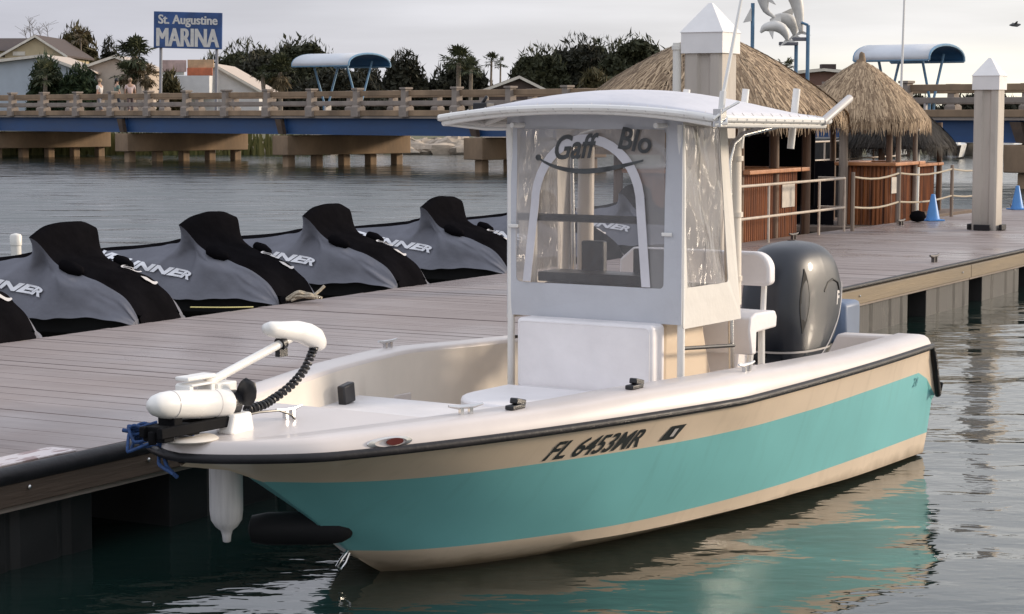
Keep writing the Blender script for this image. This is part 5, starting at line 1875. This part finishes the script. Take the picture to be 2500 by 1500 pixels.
# ------------------------------------------------------------------ marina sign
def sign():
    Y = 112.0
    a = at(369, 30, Y); b = at(537, 119, Y)
    cx, w, h = (a.x+b.x)/2, b.x-a.x, a.z-b.z
    cz = (a.z+b.z)/2
    root = empty('marina_sign', (cx, Y, 1.2), 0)
    root.rotation_euler = (0, R(1.4), 0)
    tag(root, 'large blue marina billboard with white lettering on two posts', 'sign')
    mb = MB(); mb.box((0, 0, cz-1.2), (w, .18, h))
    build('panel', mb, mat('blue_sign_paint', (.028, .075, .21), .5, var=.35, vscale=1.2), root, smooth=0, bevel=.02)
    m = mat('sign_lettering', (.62, .60, .56), .6, var=.12, vscale=5)
    for txt, y0, ww, hh, bold in (('St. Augustine', .25, .86, .33, .012), ('MARINA', -.20, .90, .50, 0)):
        v, f, w_, h_ = text_data(txt, 1, bold)
        kx, ky = w*ww/w_, h*hh/h_
        mb = MB()
        for q, dx in enumerate((-.018, 0, .018)):
            mb.add([(p[0]*kx+dx*(2.6 if txt == 'MARINA' else 1), -.096-.004*q, cz-1.2+y0*h+p[1]*ky) for p in v], f)
        build('lettering', mb, m, root, smooth=0, solid=.01)
    for x in (-w*.40, w*.42):
        mb = MB(); mb.tube([(x, .1, 0), (x, .1, cz-1.2-h/2+.1)], .085, 8)
        build('sign_post', mb, mat('grey_sign_post', (.25, .25, .27), .6), root)


sign()

# ------------------------------------------------------------------ dolphin sculpture
def dolphins():
    Y = 92.0
    P0 = at(1905, 100, Y)
    root = empty('dolphin_sculpture', (P0.x, Y, 1.3))
    tag(root, 'white leaping dolphins sculpture on tall blue posts behind the tiki roofs', 'sculpture')
    mblue = mat('blue_post_paint', (.09, .19, .30), .5)
    mdol = mat('white_dolphin', (.66, .64, .60), .5, var=.15, vscale=2)
    for px, y0, yy in ((1838, 8, 0), (1944, 106, .3), (1973, 62, -.2)):
        a = at(px, y0, Y+yy)
        mb = MB(); mb.tube([(a.x-P0.x, yy, 0), (a.x-P0.x, yy, a.z-1.3)], .085, 8)
        if px == 1973:
            mb.tube([(a.x-P0.x, yy, a.z-1.3), (a.x-P0.x-.3, yy, a.z-1.3+.12)], .06, 6)
        build('post', mb, mblue, root)
    def dol(pts, rad, name='dolphin'):
        q = [at(x, y, Y+d) for x, y, d in pts]
        q = [Vector((p.x-P0.x, p.y-Y, p.z-1.3)) for p in q]
        k = len(q); tt = np.linspace(0, 1, k)
        fx, fy, fz = (pchip(tt, [p[i] for p in q]) for i in range(3))
        fr = pchip(np.linspace(0, 1, len(rad)), rad)
        mb = MB()
        mb.tube([(fx(t), fy(t), fz(t)) for t in np.linspace(0, 1, 22)], [fr(t) for t in np.linspace(0, 1, 22)], 10)
        tl = Vector((fx(1), fy(1), fz(1))); d = (tl-Vector((fx(.93), fy(.93), fz(.93)))).normalized()
        s_ = Vector((d.z, 0, -d.x))
        e = Vector((0, 1, 0))
        mb.add([tl-d*.1, tl+d*.22+s_*.42, tl+d*.10, tl+d*.22-s_*.42, tl-d*.1+e*.05, tl+d*.22+s_*.42+e*.04, tl+d*.10+e*.05, tl+d*.22-s_*.42+e*.04],
               [(0, 1, 2), (0, 2, 3), (4, 6, 5), (4, 7, 6), (0, 4, 5, 1), (1, 5, 6, 2), (2, 6, 7, 3), (3, 7, 4, 0)])
        m_ = Vector((fx(.42), fy(.42), fz(.42))); dd = (Vector((fx(.5), fy(.5), fz(.5)))-Vector((fx(.35), fy(.35), fz(.35)))).normalized()
        up = Vector((-dd.z, 0, dd.x)); up = up if up.z > 0 else -up
        rr = fr(.42)
        mb.add([m_+up*rr*.8-dd*.25, m_+up*(rr+.35)+dd*.2, m_+up*rr*.8+dd*.25, m_+up*rr*.8-dd*.25+e*.06, m_+up*(rr+.35)+dd*.2+e*.04, m_+up*rr*.8+dd*.25+e*.06], [(0, 1, 2), (3, 5, 4), (0, 3, 4, 1), (1, 4, 5, 2), (2, 5, 3, 0)])
        b_ = Vector((fx(.28), fy(.28), fz(.28))); 
        mb.add([b_-up*fr(.28)*.7, b_-up*(fr(.28)+.32)+dd*.25, b_-up*fr(.28)*.7+dd*.25, b_-up*fr(.28)*.7-e*.08, b_-up*(fr(.28)+.32)+dd*.25-e*.15, b_-up*fr(.28)*.7+dd*.25-e*.08], [(0, 1, 2), (3, 5, 4), (0, 3, 4, 1), (1, 4, 5, 2), (2, 5, 3, 0)])
        build(name, mb, mdol, root, smooth=60)
    dol([(1892, 44, 0), (1868, 22, 0), (1862, -22, 0), (1900, -52, 0), (1935, -20, 0), (1950, 30, 0), (1956, 78, 0)], [.05, .16, .36, .42, .36, .24, .10])
    dol([(1857, 80, -.6), (1868, 68, -.6), (1890, 64, -.6), (1908, 70, -.6), (1919, 86, -.6), (1922, 98, -.6)], [.05, .17, .24, .24, .16, .07])
    dol([(1880, 50, .6), (1900, 44, .6), (1925, 50, .6), (1938, 68, .6), (1940, 88, .6)], [.05, .2, .30, .22, .08])
    mb = MB()
    for (x0, y0, x1, y1) in ((1902, 108, 1948, 106), (1935, 96, 1976, 96)):
        a, b = at(x0, y0, Y), at(x1, y1, Y)
        mb.box(((a.x+b.x)/2-P0.x, 0, (a.z+b.z)/2-1.3), (b.x-a.x, .3, .16))
    build('base_plate', mb, mat('grey_base', (.16, .16, .18), .6), root, smooth=0, bevel=.03)
    a = at(1815, 55, Y)
    mb = MB()
    A = [at(x, y, Y) for x, y in ((1814, 56), (1834, 18), (1834, 52))]
    mb.prism([(p.x-P0.x, p.z-1.3) for p in A], lambda p: (p[0], -.1, p[1]), lambda p: (p[0], .1, p[1]))
    build('tail_fin', mb, mdol, root, smooth=0)


dolphins()

# ------------------------------------------------------------------ houses behind the bridge
def bx(px0, px1, py0, py1, Y):
    a, b = at(px0, py0, Y), at(px1, py1, Y)
    return a.x, b.x, b.z, a.z


M['yellow_wall'] = mat('pale_yellow_siding', (.46, .38, .24), .8, var=.08, vscale=2)
M['blue_wall'] = mat('pale_blue_wall', (.40, .45, .50), .8, var=.08, vscale=1)
M['brown_roof'] = mat('brown_shingles', (.075, .055, .048), .9, var=.25, vscale=4)
M['beige_roof'] = mat('beige_roof_sheet', (.47, .39, .32), .7, var=.1, vscale=2)
M['white_wall'] = mat('white_wall', (.62, .61, .60), .7, var=.06)
M['trim'] = mat('cream_trim', (.62, .58, .50), .6)
M['glass'] = mat('dark_window_glass', (.03, .035, .04), .1)


def gable_house(name, pxl, pxr, px_apex, py_apex, py_eave, py_base, Y, depth, wm, rm, label, over=.35):
    zl = at(pxl, py_eave, Y).z; za = at(px_apex, py_apex, Y).z; zb = 1.0
    xl, xr, xa = at(pxl, py_eave, Y).x, at(pxr, py_eave, Y).x, at(px_apex, py_apex, Y).x
    root = empty(name, ((xl+xr)/2, Y, zb)); tag(root, label, 'house', None)
    ox = (xl+xr)/2
    mb = MB()
    poly = [(xl-ox, 0), (xr-ox, 0), (xr-ox, zl-zb), (xa-ox, za-zb-.1), (xl-ox, zl-zb)]
    mb.prism(poly, lambda p: (p[0], 0, p[1]), lambda p: (p[0], depth, p[1]))
    build('wall', mb, wm, root, smooth=0)
    mb = MB()
    sl = (za-zl)/(xa-xl); sr = (za-zl)/(xr-xa)
    e = over
    for (p, q) in (((xl-e-ox, zl-zb-sl*e), (xa-ox, za-zb)), ((xa-ox, za-zb), (xr+e-ox, zl-zb-sr*e))):
        mb.prism([p, q, (q[0], q[1]+.14), (p[0], p[1]+.14)], lambda s: (s[0], -e, s[1]), lambda s: (s[0], depth+e, s[1]))
    build('roof', mb, rm, root, smooth=0)
    mb = MB()
    for (p, q) in (((xl-e-ox, zl-zb-sl*e), (xa-ox, za-zb)), ((xa-ox, za-zb), (xr+e-ox, zl-zb-sr*e))):
        mb.prism([(p[0], p[1]-.06), (q[0], q[1]-.06), (q[0], q[1]+.12), (p[0], p[1]+.12)], lambda s: (s[0], -e-.05, s[1]), lambda s: (s[0], -e+.03, s[1]))
    build('barge_board', mb, M['trim'], root, smooth=0)
    return root, ox


h1, ox = gable_house('yellow_house', 12, 155, 88, 90, 133, 220, 150, 9, M['yellow_wall'], M['brown_roof'], 'pale yellow gabled house with brown roof above the blue building')
mb = MB(); x0, x1, z0, z1 = bx(30, 60, 126, 136, 149.8); mb.box(((x0+x1)/2-ox, -.03, (z0+z1)/2-1), (x1-x0, .1, z1-z0)); mb.box((1.5, -.04, 2.2), (1.0, .1, 1.2))
w_o = build('window', mb, M['trim'], h1, smooth=0)
# brown side roof running off to the left
mb = MB(); x0, x1, z0, z1 = bx(-260, 80, 89, 124, 152)
mb.prism([(0, z0), (3.5, z1), (7, z0)], lambda p: (x0-ox, 2.5+p[0], p[1]-1), lambda p: (x1-ox, 2.5+p[0], p[1]-1))
build('side_roof', mb, M['brown_roof'], h1, smooth=0)
mb = MB(); mb.box(((x0+x1)/2-ox, 6, (z0-1)/2), (x1-x0-.5, 6, z0-1)); build('side_wall', mb, M['yellow_wall'], h1, smooth=0)
h2, ox2 = gable_house('blue_building', -210, 205, 105, 138, 175, 230, 138, 8, M['blue_wall'], M['beige_roof'], 'pale blue building with broad beige roof at the left frame edge')
mb = MB(); mb.box((-1.0, -.04, 1.6), (1.4, .1, 1.0)); f_ = build('window', mb, M['trim'], h2, smooth=0)
mb = MB(); mb.box((-1.0, -.10, 1.6), (1.2, .04, .8)); build('pane', mb, M['glass'], f_, smooth=0)
h3, ox3 = gable_house('beige_building', 205, 345, 282, 140, 166, 225, 142, 8, M['beige_roof'], M['beige_roof'], 'plain beige building with gently sloped roof behind the leaning palm')
h4, ox4 = gable_house('white_building', 430, 632, 522, 160, 222, 226, 136, 10, M['white_wall'], M['beige_roof'], 'low white building under the marina billboard')
mb = MB(); x0, x1, z0, z1 = bx(438, 520, 186, 228, 135.4); mb.box(((x0+x1)/2-ox4, -1.2, (z0+z1)/2-1), (x1-x0, 2.0, z1-z0))
build('front_wing', mb, M['white_wall'], h4, smooth=0)
# shop signs on the roofline between the billboard posts
rt = empty('shop_sign', at(470, 170, 134)); tag(rt, 'pink and orange shop signboards between the billboard posts', 'sign')
for px0, px1, py0, py1, c, dy in ((394, 455, 147, 176, (.50, .36, .33), 0), (458, 522, 146, 166, (.52, .34, .20), .1), (457, 519, 166, 185, (.50, .15, .07), -.1), (396, 450, 176, 184, (.5, .5, .45), .05)):
    x0, x1, z0, z1 = bx(px0, px1, py0, py1, 134+dy)
    mb = MB(); mb.box(((x0+x1)/2-rt.location.x, dy, (z0+z1)/2-rt.location.z), (x1-x0, .16, z1-z0))
    build('sign_board', mb, mat('faded_sign_paint', c, .7, var=.25, vscale=2), rt, smooth=0, bevel=.02)
for px in (420, 490):
    mb = MB(); q = at(px, 185, 134.2); mb.tube([(q.x-rt.location.x, .3, 1.0-rt.location.z), (q.x-rt.location.x, .3, q.z-rt.location.z+.1)], .08, 6)
    build('post', mb, M['trim'], rt)
mb = MB()
# brown low hipped roof house in the middle distance
h5, ox5 = gable_house('brown_house', 1185, 1330, 1268, 190, 221, 224, 128, 8, M['brown_roof'], M['brown_roof'], 'dark brown roofed house just above the bridge railing, left of the oaks')
h6, ox6 = gable_house('brick_house', 1950, 2070, 2010, 172, 178, 215, 135, 8, mat('brick_wall', (.16, .09, .07), .9), M['brown_roof'], 'flat brown building between the two tiki roofs')
mb = MB(); x0, x1, z0, z1 = bx(2015, 2050, 165, 178, 134); mb.box(((x0+x1)/2-ox6, 1, z1-1), (x1-x0, 1, .5)); build('chimney', mb, M['brown_roof'], h6, smooth=0)

# ------------------------------------------------------------------ trees and palms
def leaf_cloud(mb, blobs, n, size, g, flat=1.0):
    for (cx, cy, cz, rx, ry, rz, wt_) in blobs:
        k = int(n*wt_)
        d = g.normal(size=(k, 3)); d /= np.linalg.norm(d, axis=1)[:, None]
        rad = g.uniform(.55, 1.08, size=k)**.6
        P = np.stack([cx+d[:, 0]*rx*rad, cy+d[:, 1]*ry*rad, cz+d[:, 2]*rz*rad], 1)
        A = g.normal(size=(k, 3)); A /= np.linalg.norm(A, axis=1)[:, None]
        B_ = np.cross(A, g.normal(size=(k, 3))); B_ /= np.linalg.norm(B_, axis=1)[:, None]
        s = g.uniform(.5, 1.25, size=k)*size
        for p, a, b, q in zip(P, A, B_, s):
            a2, b2 = a*q, b*q*.95
            mb.add([p-a2, p+b2*.8, p+a2, p-b2*.8], [(0, 1, 2, 3)])


def tree(px0, px1, py_top, Y, m, label, seed, group, nb=44, size=.21, n=270, base=1.2, name='broadleaf_tree', bottom=None):
    g = np.random.default_rng(seed)
    a = at((px0+px1)/2, py_top, Y); b = at(px1, py_top, Y)
    hw = b.x-a.x; H_ = a.z-base
    root = empty(name, (a.x, Y, base)); tag(root, label, 'tree', group)
    mb = MB()
    mb.tube([(0, 0, -.3), (.1, 0, H_*.25), (0, .05, H_*.5)], [.28, .2, .12], 8)
    tips = []
    for i in range(7):
        an = g.uniform(0, 6.28); q = Vector((math.cos(an)*hw*.6, math.sin(an)*hw*.4, H_*g.uniform(.5, .8)))
        mb.tube([(0, 0, H_*g.uniform(.15, .35)), q*.55+Vector((0, 0, H_*.12)), q], [.12, .07, .02], 6)
    build('trunk', mb, M['trunk'], root)
    blobs = []
    z_lo = H_*.18 if bottom is None else bottom
    for i in range(nb):
        u = g.uniform(-1, 1); zz = g.uniform(0, 1)
        dome = math.sqrt(max(0, 1-u*u*.85))
        r = g.uniform(.18, .32)*min(hw, H_)*(.9 if zz > .7 else 1.1)
        blobs.append((u*(hw-r*.7), g.uniform(-.6, .6)*hw*.6, z_lo+(H_*dome-r*.8-z_lo)*zz**.65, r, r, r*.75, (r/.8)**1.6))
    mb = MB(); leaf_cloud(mb, blobs, n*2.2, size, g)
    leaf_cloud(mb, [(0, 0, H_*.45, hw*.8, hw*.5, H_*.42, 1)], 1400, size*1.7, g)
    # loose twigs that break the outline
    for _ in range(260):
        u = g.uniform(-1, 1); z = H_*math.sqrt(max(0, 1-u*u*.85))*g.uniform(.86, 1.06)
        p = np.array([u*hw*1.02, g.normal()*hw*.25, z]); a_ = g.normal(size=3)*size*.8; a_[2] = abs(a_[2])+.15
        b_ = g.normal(size=3)*size*.22
        mb.add([p-a_, p+b_, p+a_, p-b_], [(0, 1, 2, 3)])
    build('crown', mb, M[m], root, smooth=0)
    return root


G1 = 'broadleaf trees beyond the bridge'
tree(505, 690, 106, 168, 'leaf_oak', 'dark rounded tree right of the billboard, its crown behind the small palm', 21, G1)
tree(600, 868, 98, 172, 'leaf_oak', 'broad uneven dark tree rising behind the left barrel roofed shelter', 22, G1)
tree(540, 740, 130, 160, 'leaf_dark', 'lower dark tree just right of the billboard post', 23, G1)
tree(700, 960, 168, 158, 'leaf_dark', 'low dark thicket seen under the left barrel roofed shelter', 31, G1, bottom=.1)
tree(925, 1052, 132, 160, 'leaf_dark', 'dark airy tree right of the left barrel roofed shelter', 24, G1, n=50)
tree(1030, 1215, 152, 162, 'leaf_dark', 'dark low tree beneath the fan palms', 25, G1, bottom=.1)
tree(470, 570, 140, 172, 'leaf_oak', 'dark treetop just behind the billboard posts', 80, G1, nb=20)
tree(640, 780, 112, 174, 'leaf_dark', 'dark tree filling the middle of the left tree mass, behind the rounded palm', 81, G1)
tree(845, 945, 158, 170, 'leaf_dark', 'low dark tree at the right end of the left barrel roofed shelter', 82, G1, bottom=.1)
tree(1065, 1180, 150, 166, 'leaf_oak', 'low olive dark tree behind the bushy fan palm', 83, G1, bottom=.1)
tree(1390, 1560, 100, 172, 'leaf_oak', 'dark oak at the back of the clump, between the two tallest oaks', 84, G1)
tree(1232, 1400, 115, 165, 'leaf_oak', 'left half of the big dark oak clump, sloping down to the left', 26, G1)
tree(1320, 1500, 94, 168, 'leaf_dark', 'tallest dark oak in the middle of the clump above the boat roof', 27, G1)
tree(1440, 1660, 92, 166, 'leaf_oak', 'dark oak at the right of the clump beside the thick pile', 28, G1)
tree(1400, 1500, 175, 150, 'leaf_olive', 'small olive green bush in front of the dark oaks', 29, G1, nb=12, bottom=.1)
tree(118, 255, 70, 165, 'leaf_olive', 'tall olive brown tree with bare spiky top behind the yellow house', 30, G1, size=.24)
tree(235, 300, 102, 170, 'leaf_dark', 'thin dark treetop left of the leaning palm', 33, G1, nb=10, n=40)
tree(66, 160, 142, 132, 'leaf_green', 'dark green rounded shrub in front of the blue building', 34, G1, nb=16, bottom=.05)
tree(140, 250, 168, 131, 'leaf_green', 'low wide green shrub right of the blue building, below the beige one', 35, G1, nb=14, bottom=.05)
tree(385, 445, 182, 131, 'leaf_olive', 'small olive shrub between the billboard posts', 36, G1, nb=8, bottom=.05)


def palm(px, py_top, Y, rad, label, seed, m='frond_green', skirt=False, thin=.14, group='palms beyond the bridge', nf=22, base=1.2):
    g = np.random.default_rng(seed)
    c = at(px, py_top, Y)
    H_ = c.z-base-rad*.75
    root = empty('palm_tree', (c.x, Y, base)); tag(root, label, 'palm', group)
    mb = MB(); mb.tube([(0, 0, -.3), (g.normal()*.1, 0, H_*.5), (0, 0, H_)], [thin*1.3, thin, thin*.9], 8)
    build('trunk', mb, M['palm_trunk'], root)
    def fans(n, lo, hi, mm, nm, sc):
        mb = MB()
        for i in range(n):
            an = g.uniform(0, 6.28); el = g.uniform(lo, hi)
            d = Vector((math.cos(an)*math.cos(el), math.sin(an)*math.cos(el), math.sin(el)))
            st_ = Vector((0, 0, H_)); L_ = rad*sc*g.uniform(.45, .65)
            hub = st_+d*L_*.9-Vector((0, 0, .1*L_*math.cos(el)))
            mb.tube([st_, st_+d*L_*.5, hub], [.03, .02, .015], 4)
            side = d.cross(Vector((0, 0, 1))); side = side.normalized() if side.length > .01 else Vector((1, 0, 0))
            upv = side.cross(d).normalized()
            for q in np.linspace(-1.9, 1.9, 13):
                dd = (d*math.cos(q)+side*math.sin(q)+upv*.15*g.normal()).normalized()
                ln = L_*(.95-.18*abs(q))*g.uniform(.85, 1.1)
                w = ln*.09
                pw = dd.cross(upv).normalized()*w
                tip = hub+dd*ln-Vector((0, 0, ln*.22*g.uniform(.5, 1.6)))
                mid = hub+dd*ln*.55
                mb.add([hub, mid+pw, tip, mid-pw], [(0, 1, 2, 3)])
        build(nm, mb, M[mm], root, smooth=0)
    fans(nf, -.5, 1.45, m, 'crown', 1.0)
    if skirt:
        fans(16, -1.35, -.5, 'frond_brown', 'dead_fronds', .9)


palm(328, 92, 133, 1.6, 'large cabbage palm with brown skirt just left of the billboard', 41, skirt=True, nf=44, thin=.2)
palm(305, 150, 132, 1.1, 'short palm with hanging brown fronds beneath the large cabbage palm', 42, skirt=True, nf=20)
palm(358, 155, 132, 1.0, 'short shaggy palm under the left billboard post', 52, m='frond_brown', skirt=True, nf=20)
palm(683, 138, 131, 1.35, 'rounded palm with yellowing fronds left of the barrel roofed shelter', 43, skirt=True, nf=36)
palm(640, 160, 131, .8, 'small palm beside the rounded yellowing palm', 44, nf=16)
palm(1120, 113, 152, 1.6, 'bushy fan palm in the middle of the skyline', 45, nf=30, thin=.18)
palm(1150, 140, 150, 1.2, 'shorter fan palm against the bright gap in the trees', 46, nf=18)
palm(1200, 127, 158, .95, 'thin trunked palm, left of the slender pair', 47, nf=18, thin=.09)
palm(1222, 140, 158, .7, 'shorter thin trunked palm, right of the slender pair', 48, nf=14, thin=.07)
palm(1916, 142, 140, 1.0, 'small palm between the sculpture posts', 49, nf=20)
palm(196, 62, 160, 1.3, 'dry spiky palm top above the olive brown tree', 50, m='frond_brown', nf=14, thin=.08)
palm(110, 150, 130.5, 1.2, 'fan palm in front of the blue building', 51, nf=26)
mb = MB()
for (x, y) in ((70, 40), (78, 60), (95, 72), (60, 78), (113, 62)):
    a = at(x, y, 175); b = at(x+6, 100, 175)
    mb.tube([(b.x, 175, 1.2), (b.x, 175, b.z), a], [.06, .04, .01], 5)
    for _ in range(14):
        q = rng.uniform(.3, 1); p = Vector(b).lerp(Vector(a), q)
        mb.tube([p, p+Vector((rng.normal()*.35, 0, .25+.3*rng.random()))], .012, 4)
tag(build('bare_tree', mb, M['trunk'], smooth=60), 'thin bare tree tips above the yellow house roof', 'tree')

# ------------------------------------------------------------------ far boats, pier and bird under the bridge at right
def far_boat(px, Y, L_, lab, m, cab=True):
    p = on_z(px, 375, 0); x = (px-1250)/5000*Y
    root = empty('motor_boat', (x, Y, 0), rng.uniform(1.0, 1.45)); tag(root, lab, 'boat', 'white boats moored beyond the bridge')
    mb = MB()
    mb.rows([[(u*L_, a*w, z) for a, z in ((-1, .75+.2*max(0, u)), (-.85, .1), (0, -.2), (.85, .1), (1, .75+.2*max(0, u)))] for u, w in ((-.5, .9), (0, 1.0), (.3, .8), (.5, .05))])
    mb.rows([[(u*L_, a*w, .72+.2*max(0, u)) for a in (-1, 1)] for u, w in ((-.5, .9), (0, 1.0), (.3, .8), (.5, .05))])
    build('hull', mb, M['white_paint'], root)
    mb = MB(); mb.box((-.02*L_, 0, 1.15), (L_*.30, 1.3, .85)); c = build('cabin', mb, M['white_paint'], root, smooth=0, bevel=.08)
    mb = MB(); mb.box((-.02*L_, 0, 1.3), (L_*.26, 1.36, .28)); build('window', mb, M['glass'], c, smooth=0)
    mb = MB()
    for u in (-.12, .10):
        for a in (-.6, .6):
            mb.tube([(u*L_, a, .8), (u*L_, a, 2.15)], .03, 5)
    mb.box((-.01*L_, 0, 2.17), (L_*.3, 1.5, .06))
    build('top', mb, M['white_paint'], root, smooth=0)


for i, (px, Y, L_, lab) in enumerate(((1905, 112, 3.6, 'small white motor boat under the bridge, seen between the large tiki posts'), (2025, 110, 4, 'white motor boat seen between the two tiki bars'), (2170, 113, 4, 'white motor boat seen through the smaller tiki bar'),
                                     (2310, 108, 4.2, 'white motor boat just left of the lone dock pile'), (2445, 110, 4.5, 'white motor boat right of the lone dock pile'), (2505, 114, 4, 'white motor boat at the far right frame edge'), (2385, 116, 3.5, 'white motor boat behind the lone pile'))):
    far_boat(px, Y, L_, lab, None)
pier = empty('wooden_pier', (26, 116, 0)); tag(pier, 'dark wooden pier on many posts beyond the bridge at right', 'pier')
mb = MB(); mb.box((0, 0, 1.05), (36, 2, .2)); build('pier_deck', mb, M['pole_wood'], pier, smooth=0)
mb = MB(); mb.box((0, -.9, 1.95), (36, .08, .08)); mb.box((0, -.9, 1.5), (36, .06, .06)); build('handrail', mb, M['pole_grey'], pier, smooth=0)
po = None
for k in range(24):
    mb = MB(); mb.tube([(0, 0, -1), (0, 0, 2.0)], .14, 7)
    if po is None:
        po = build('pier_post', mb, M['pole_wood'], pier); po.location = (-17.5, -.9, 0)
    else:
        o = po.copy(); COL.objects.link(o); o.parent = pier; o.location = (-17.5+k*1.52, -.9, 0)
tree(1990, 2130, 215, 150, 'leaf_dark', 'low dark thicket beyond the wooden pier, between the tiki bars', 61, G1, bottom=.05)
tree(2120, 2300, 228, 150, 'leaf_dark', 'low dark thicket behind the smaller tiki bar', 62, G1, bottom=.05)
tree(2280, 2520, 232, 155, 'leaf_dark', 'low dark thicket beyond the bridge at far right', 63, G1, bottom=.05)
tree(1780, 2000, 220, 150, 'leaf_dark', 'low dark thicket beyond the bridge behind the large tiki bar', 64, G1, bottom=.05)
G2 = 'mangrove shrubs on the far bank'
for i, (a_, b_, t_, lab) in enumerate(((1860, 1960, 322, 'dark mangrove shrub on the far bank behind the large tiki bar'), (1950, 2060, 318, 'dark mangrove shrub on the far bank between the tiki bars'), (2050, 2190, 324, 'dark mangrove shrub on the far bank seen through the smaller tiki bar'),
                                       (2180, 2310, 320, 'dark mangrove shrub on the far bank, left of the lone pile'), (2300, 2420, 322, 'dark mangrove shrub on the far bank behind the lone pile'), (2400, 2530, 326, 'dark mangrove shrub on the far bank at the right edge'))):
    tree(a_, b_, t_, 124, 'leaf_dark', lab, 70+i, G2, nb=16, size=.22, base=.4, name='shrub', bottom=.0)
p = at(2478, 62, 60)
mb = MB()
mb.tube([(-.16, 0, 0), (-.08, 0, .01), (.06, 0, .0), (.16, 0, .02)], [.012, .045, .05, .015], 7)
mb.add([(-.04, 0, .03), (.06, 0, .03), (.02, -.26, .10), (-.02, -.26, .10)], [(0, 1, 2, 3)]); mb.add([(-.04, 0, .03), (.06, 0, .03), (.02, .26, .08), (-.02, .26, .08)], [(0, 1, 2, 3)])
tag(build('bird', mb, mat('grey_feathers', (.12, .12, .12), .8), loc=p, solid=.008), 'small dark gull flying at the upper right', 'bird')
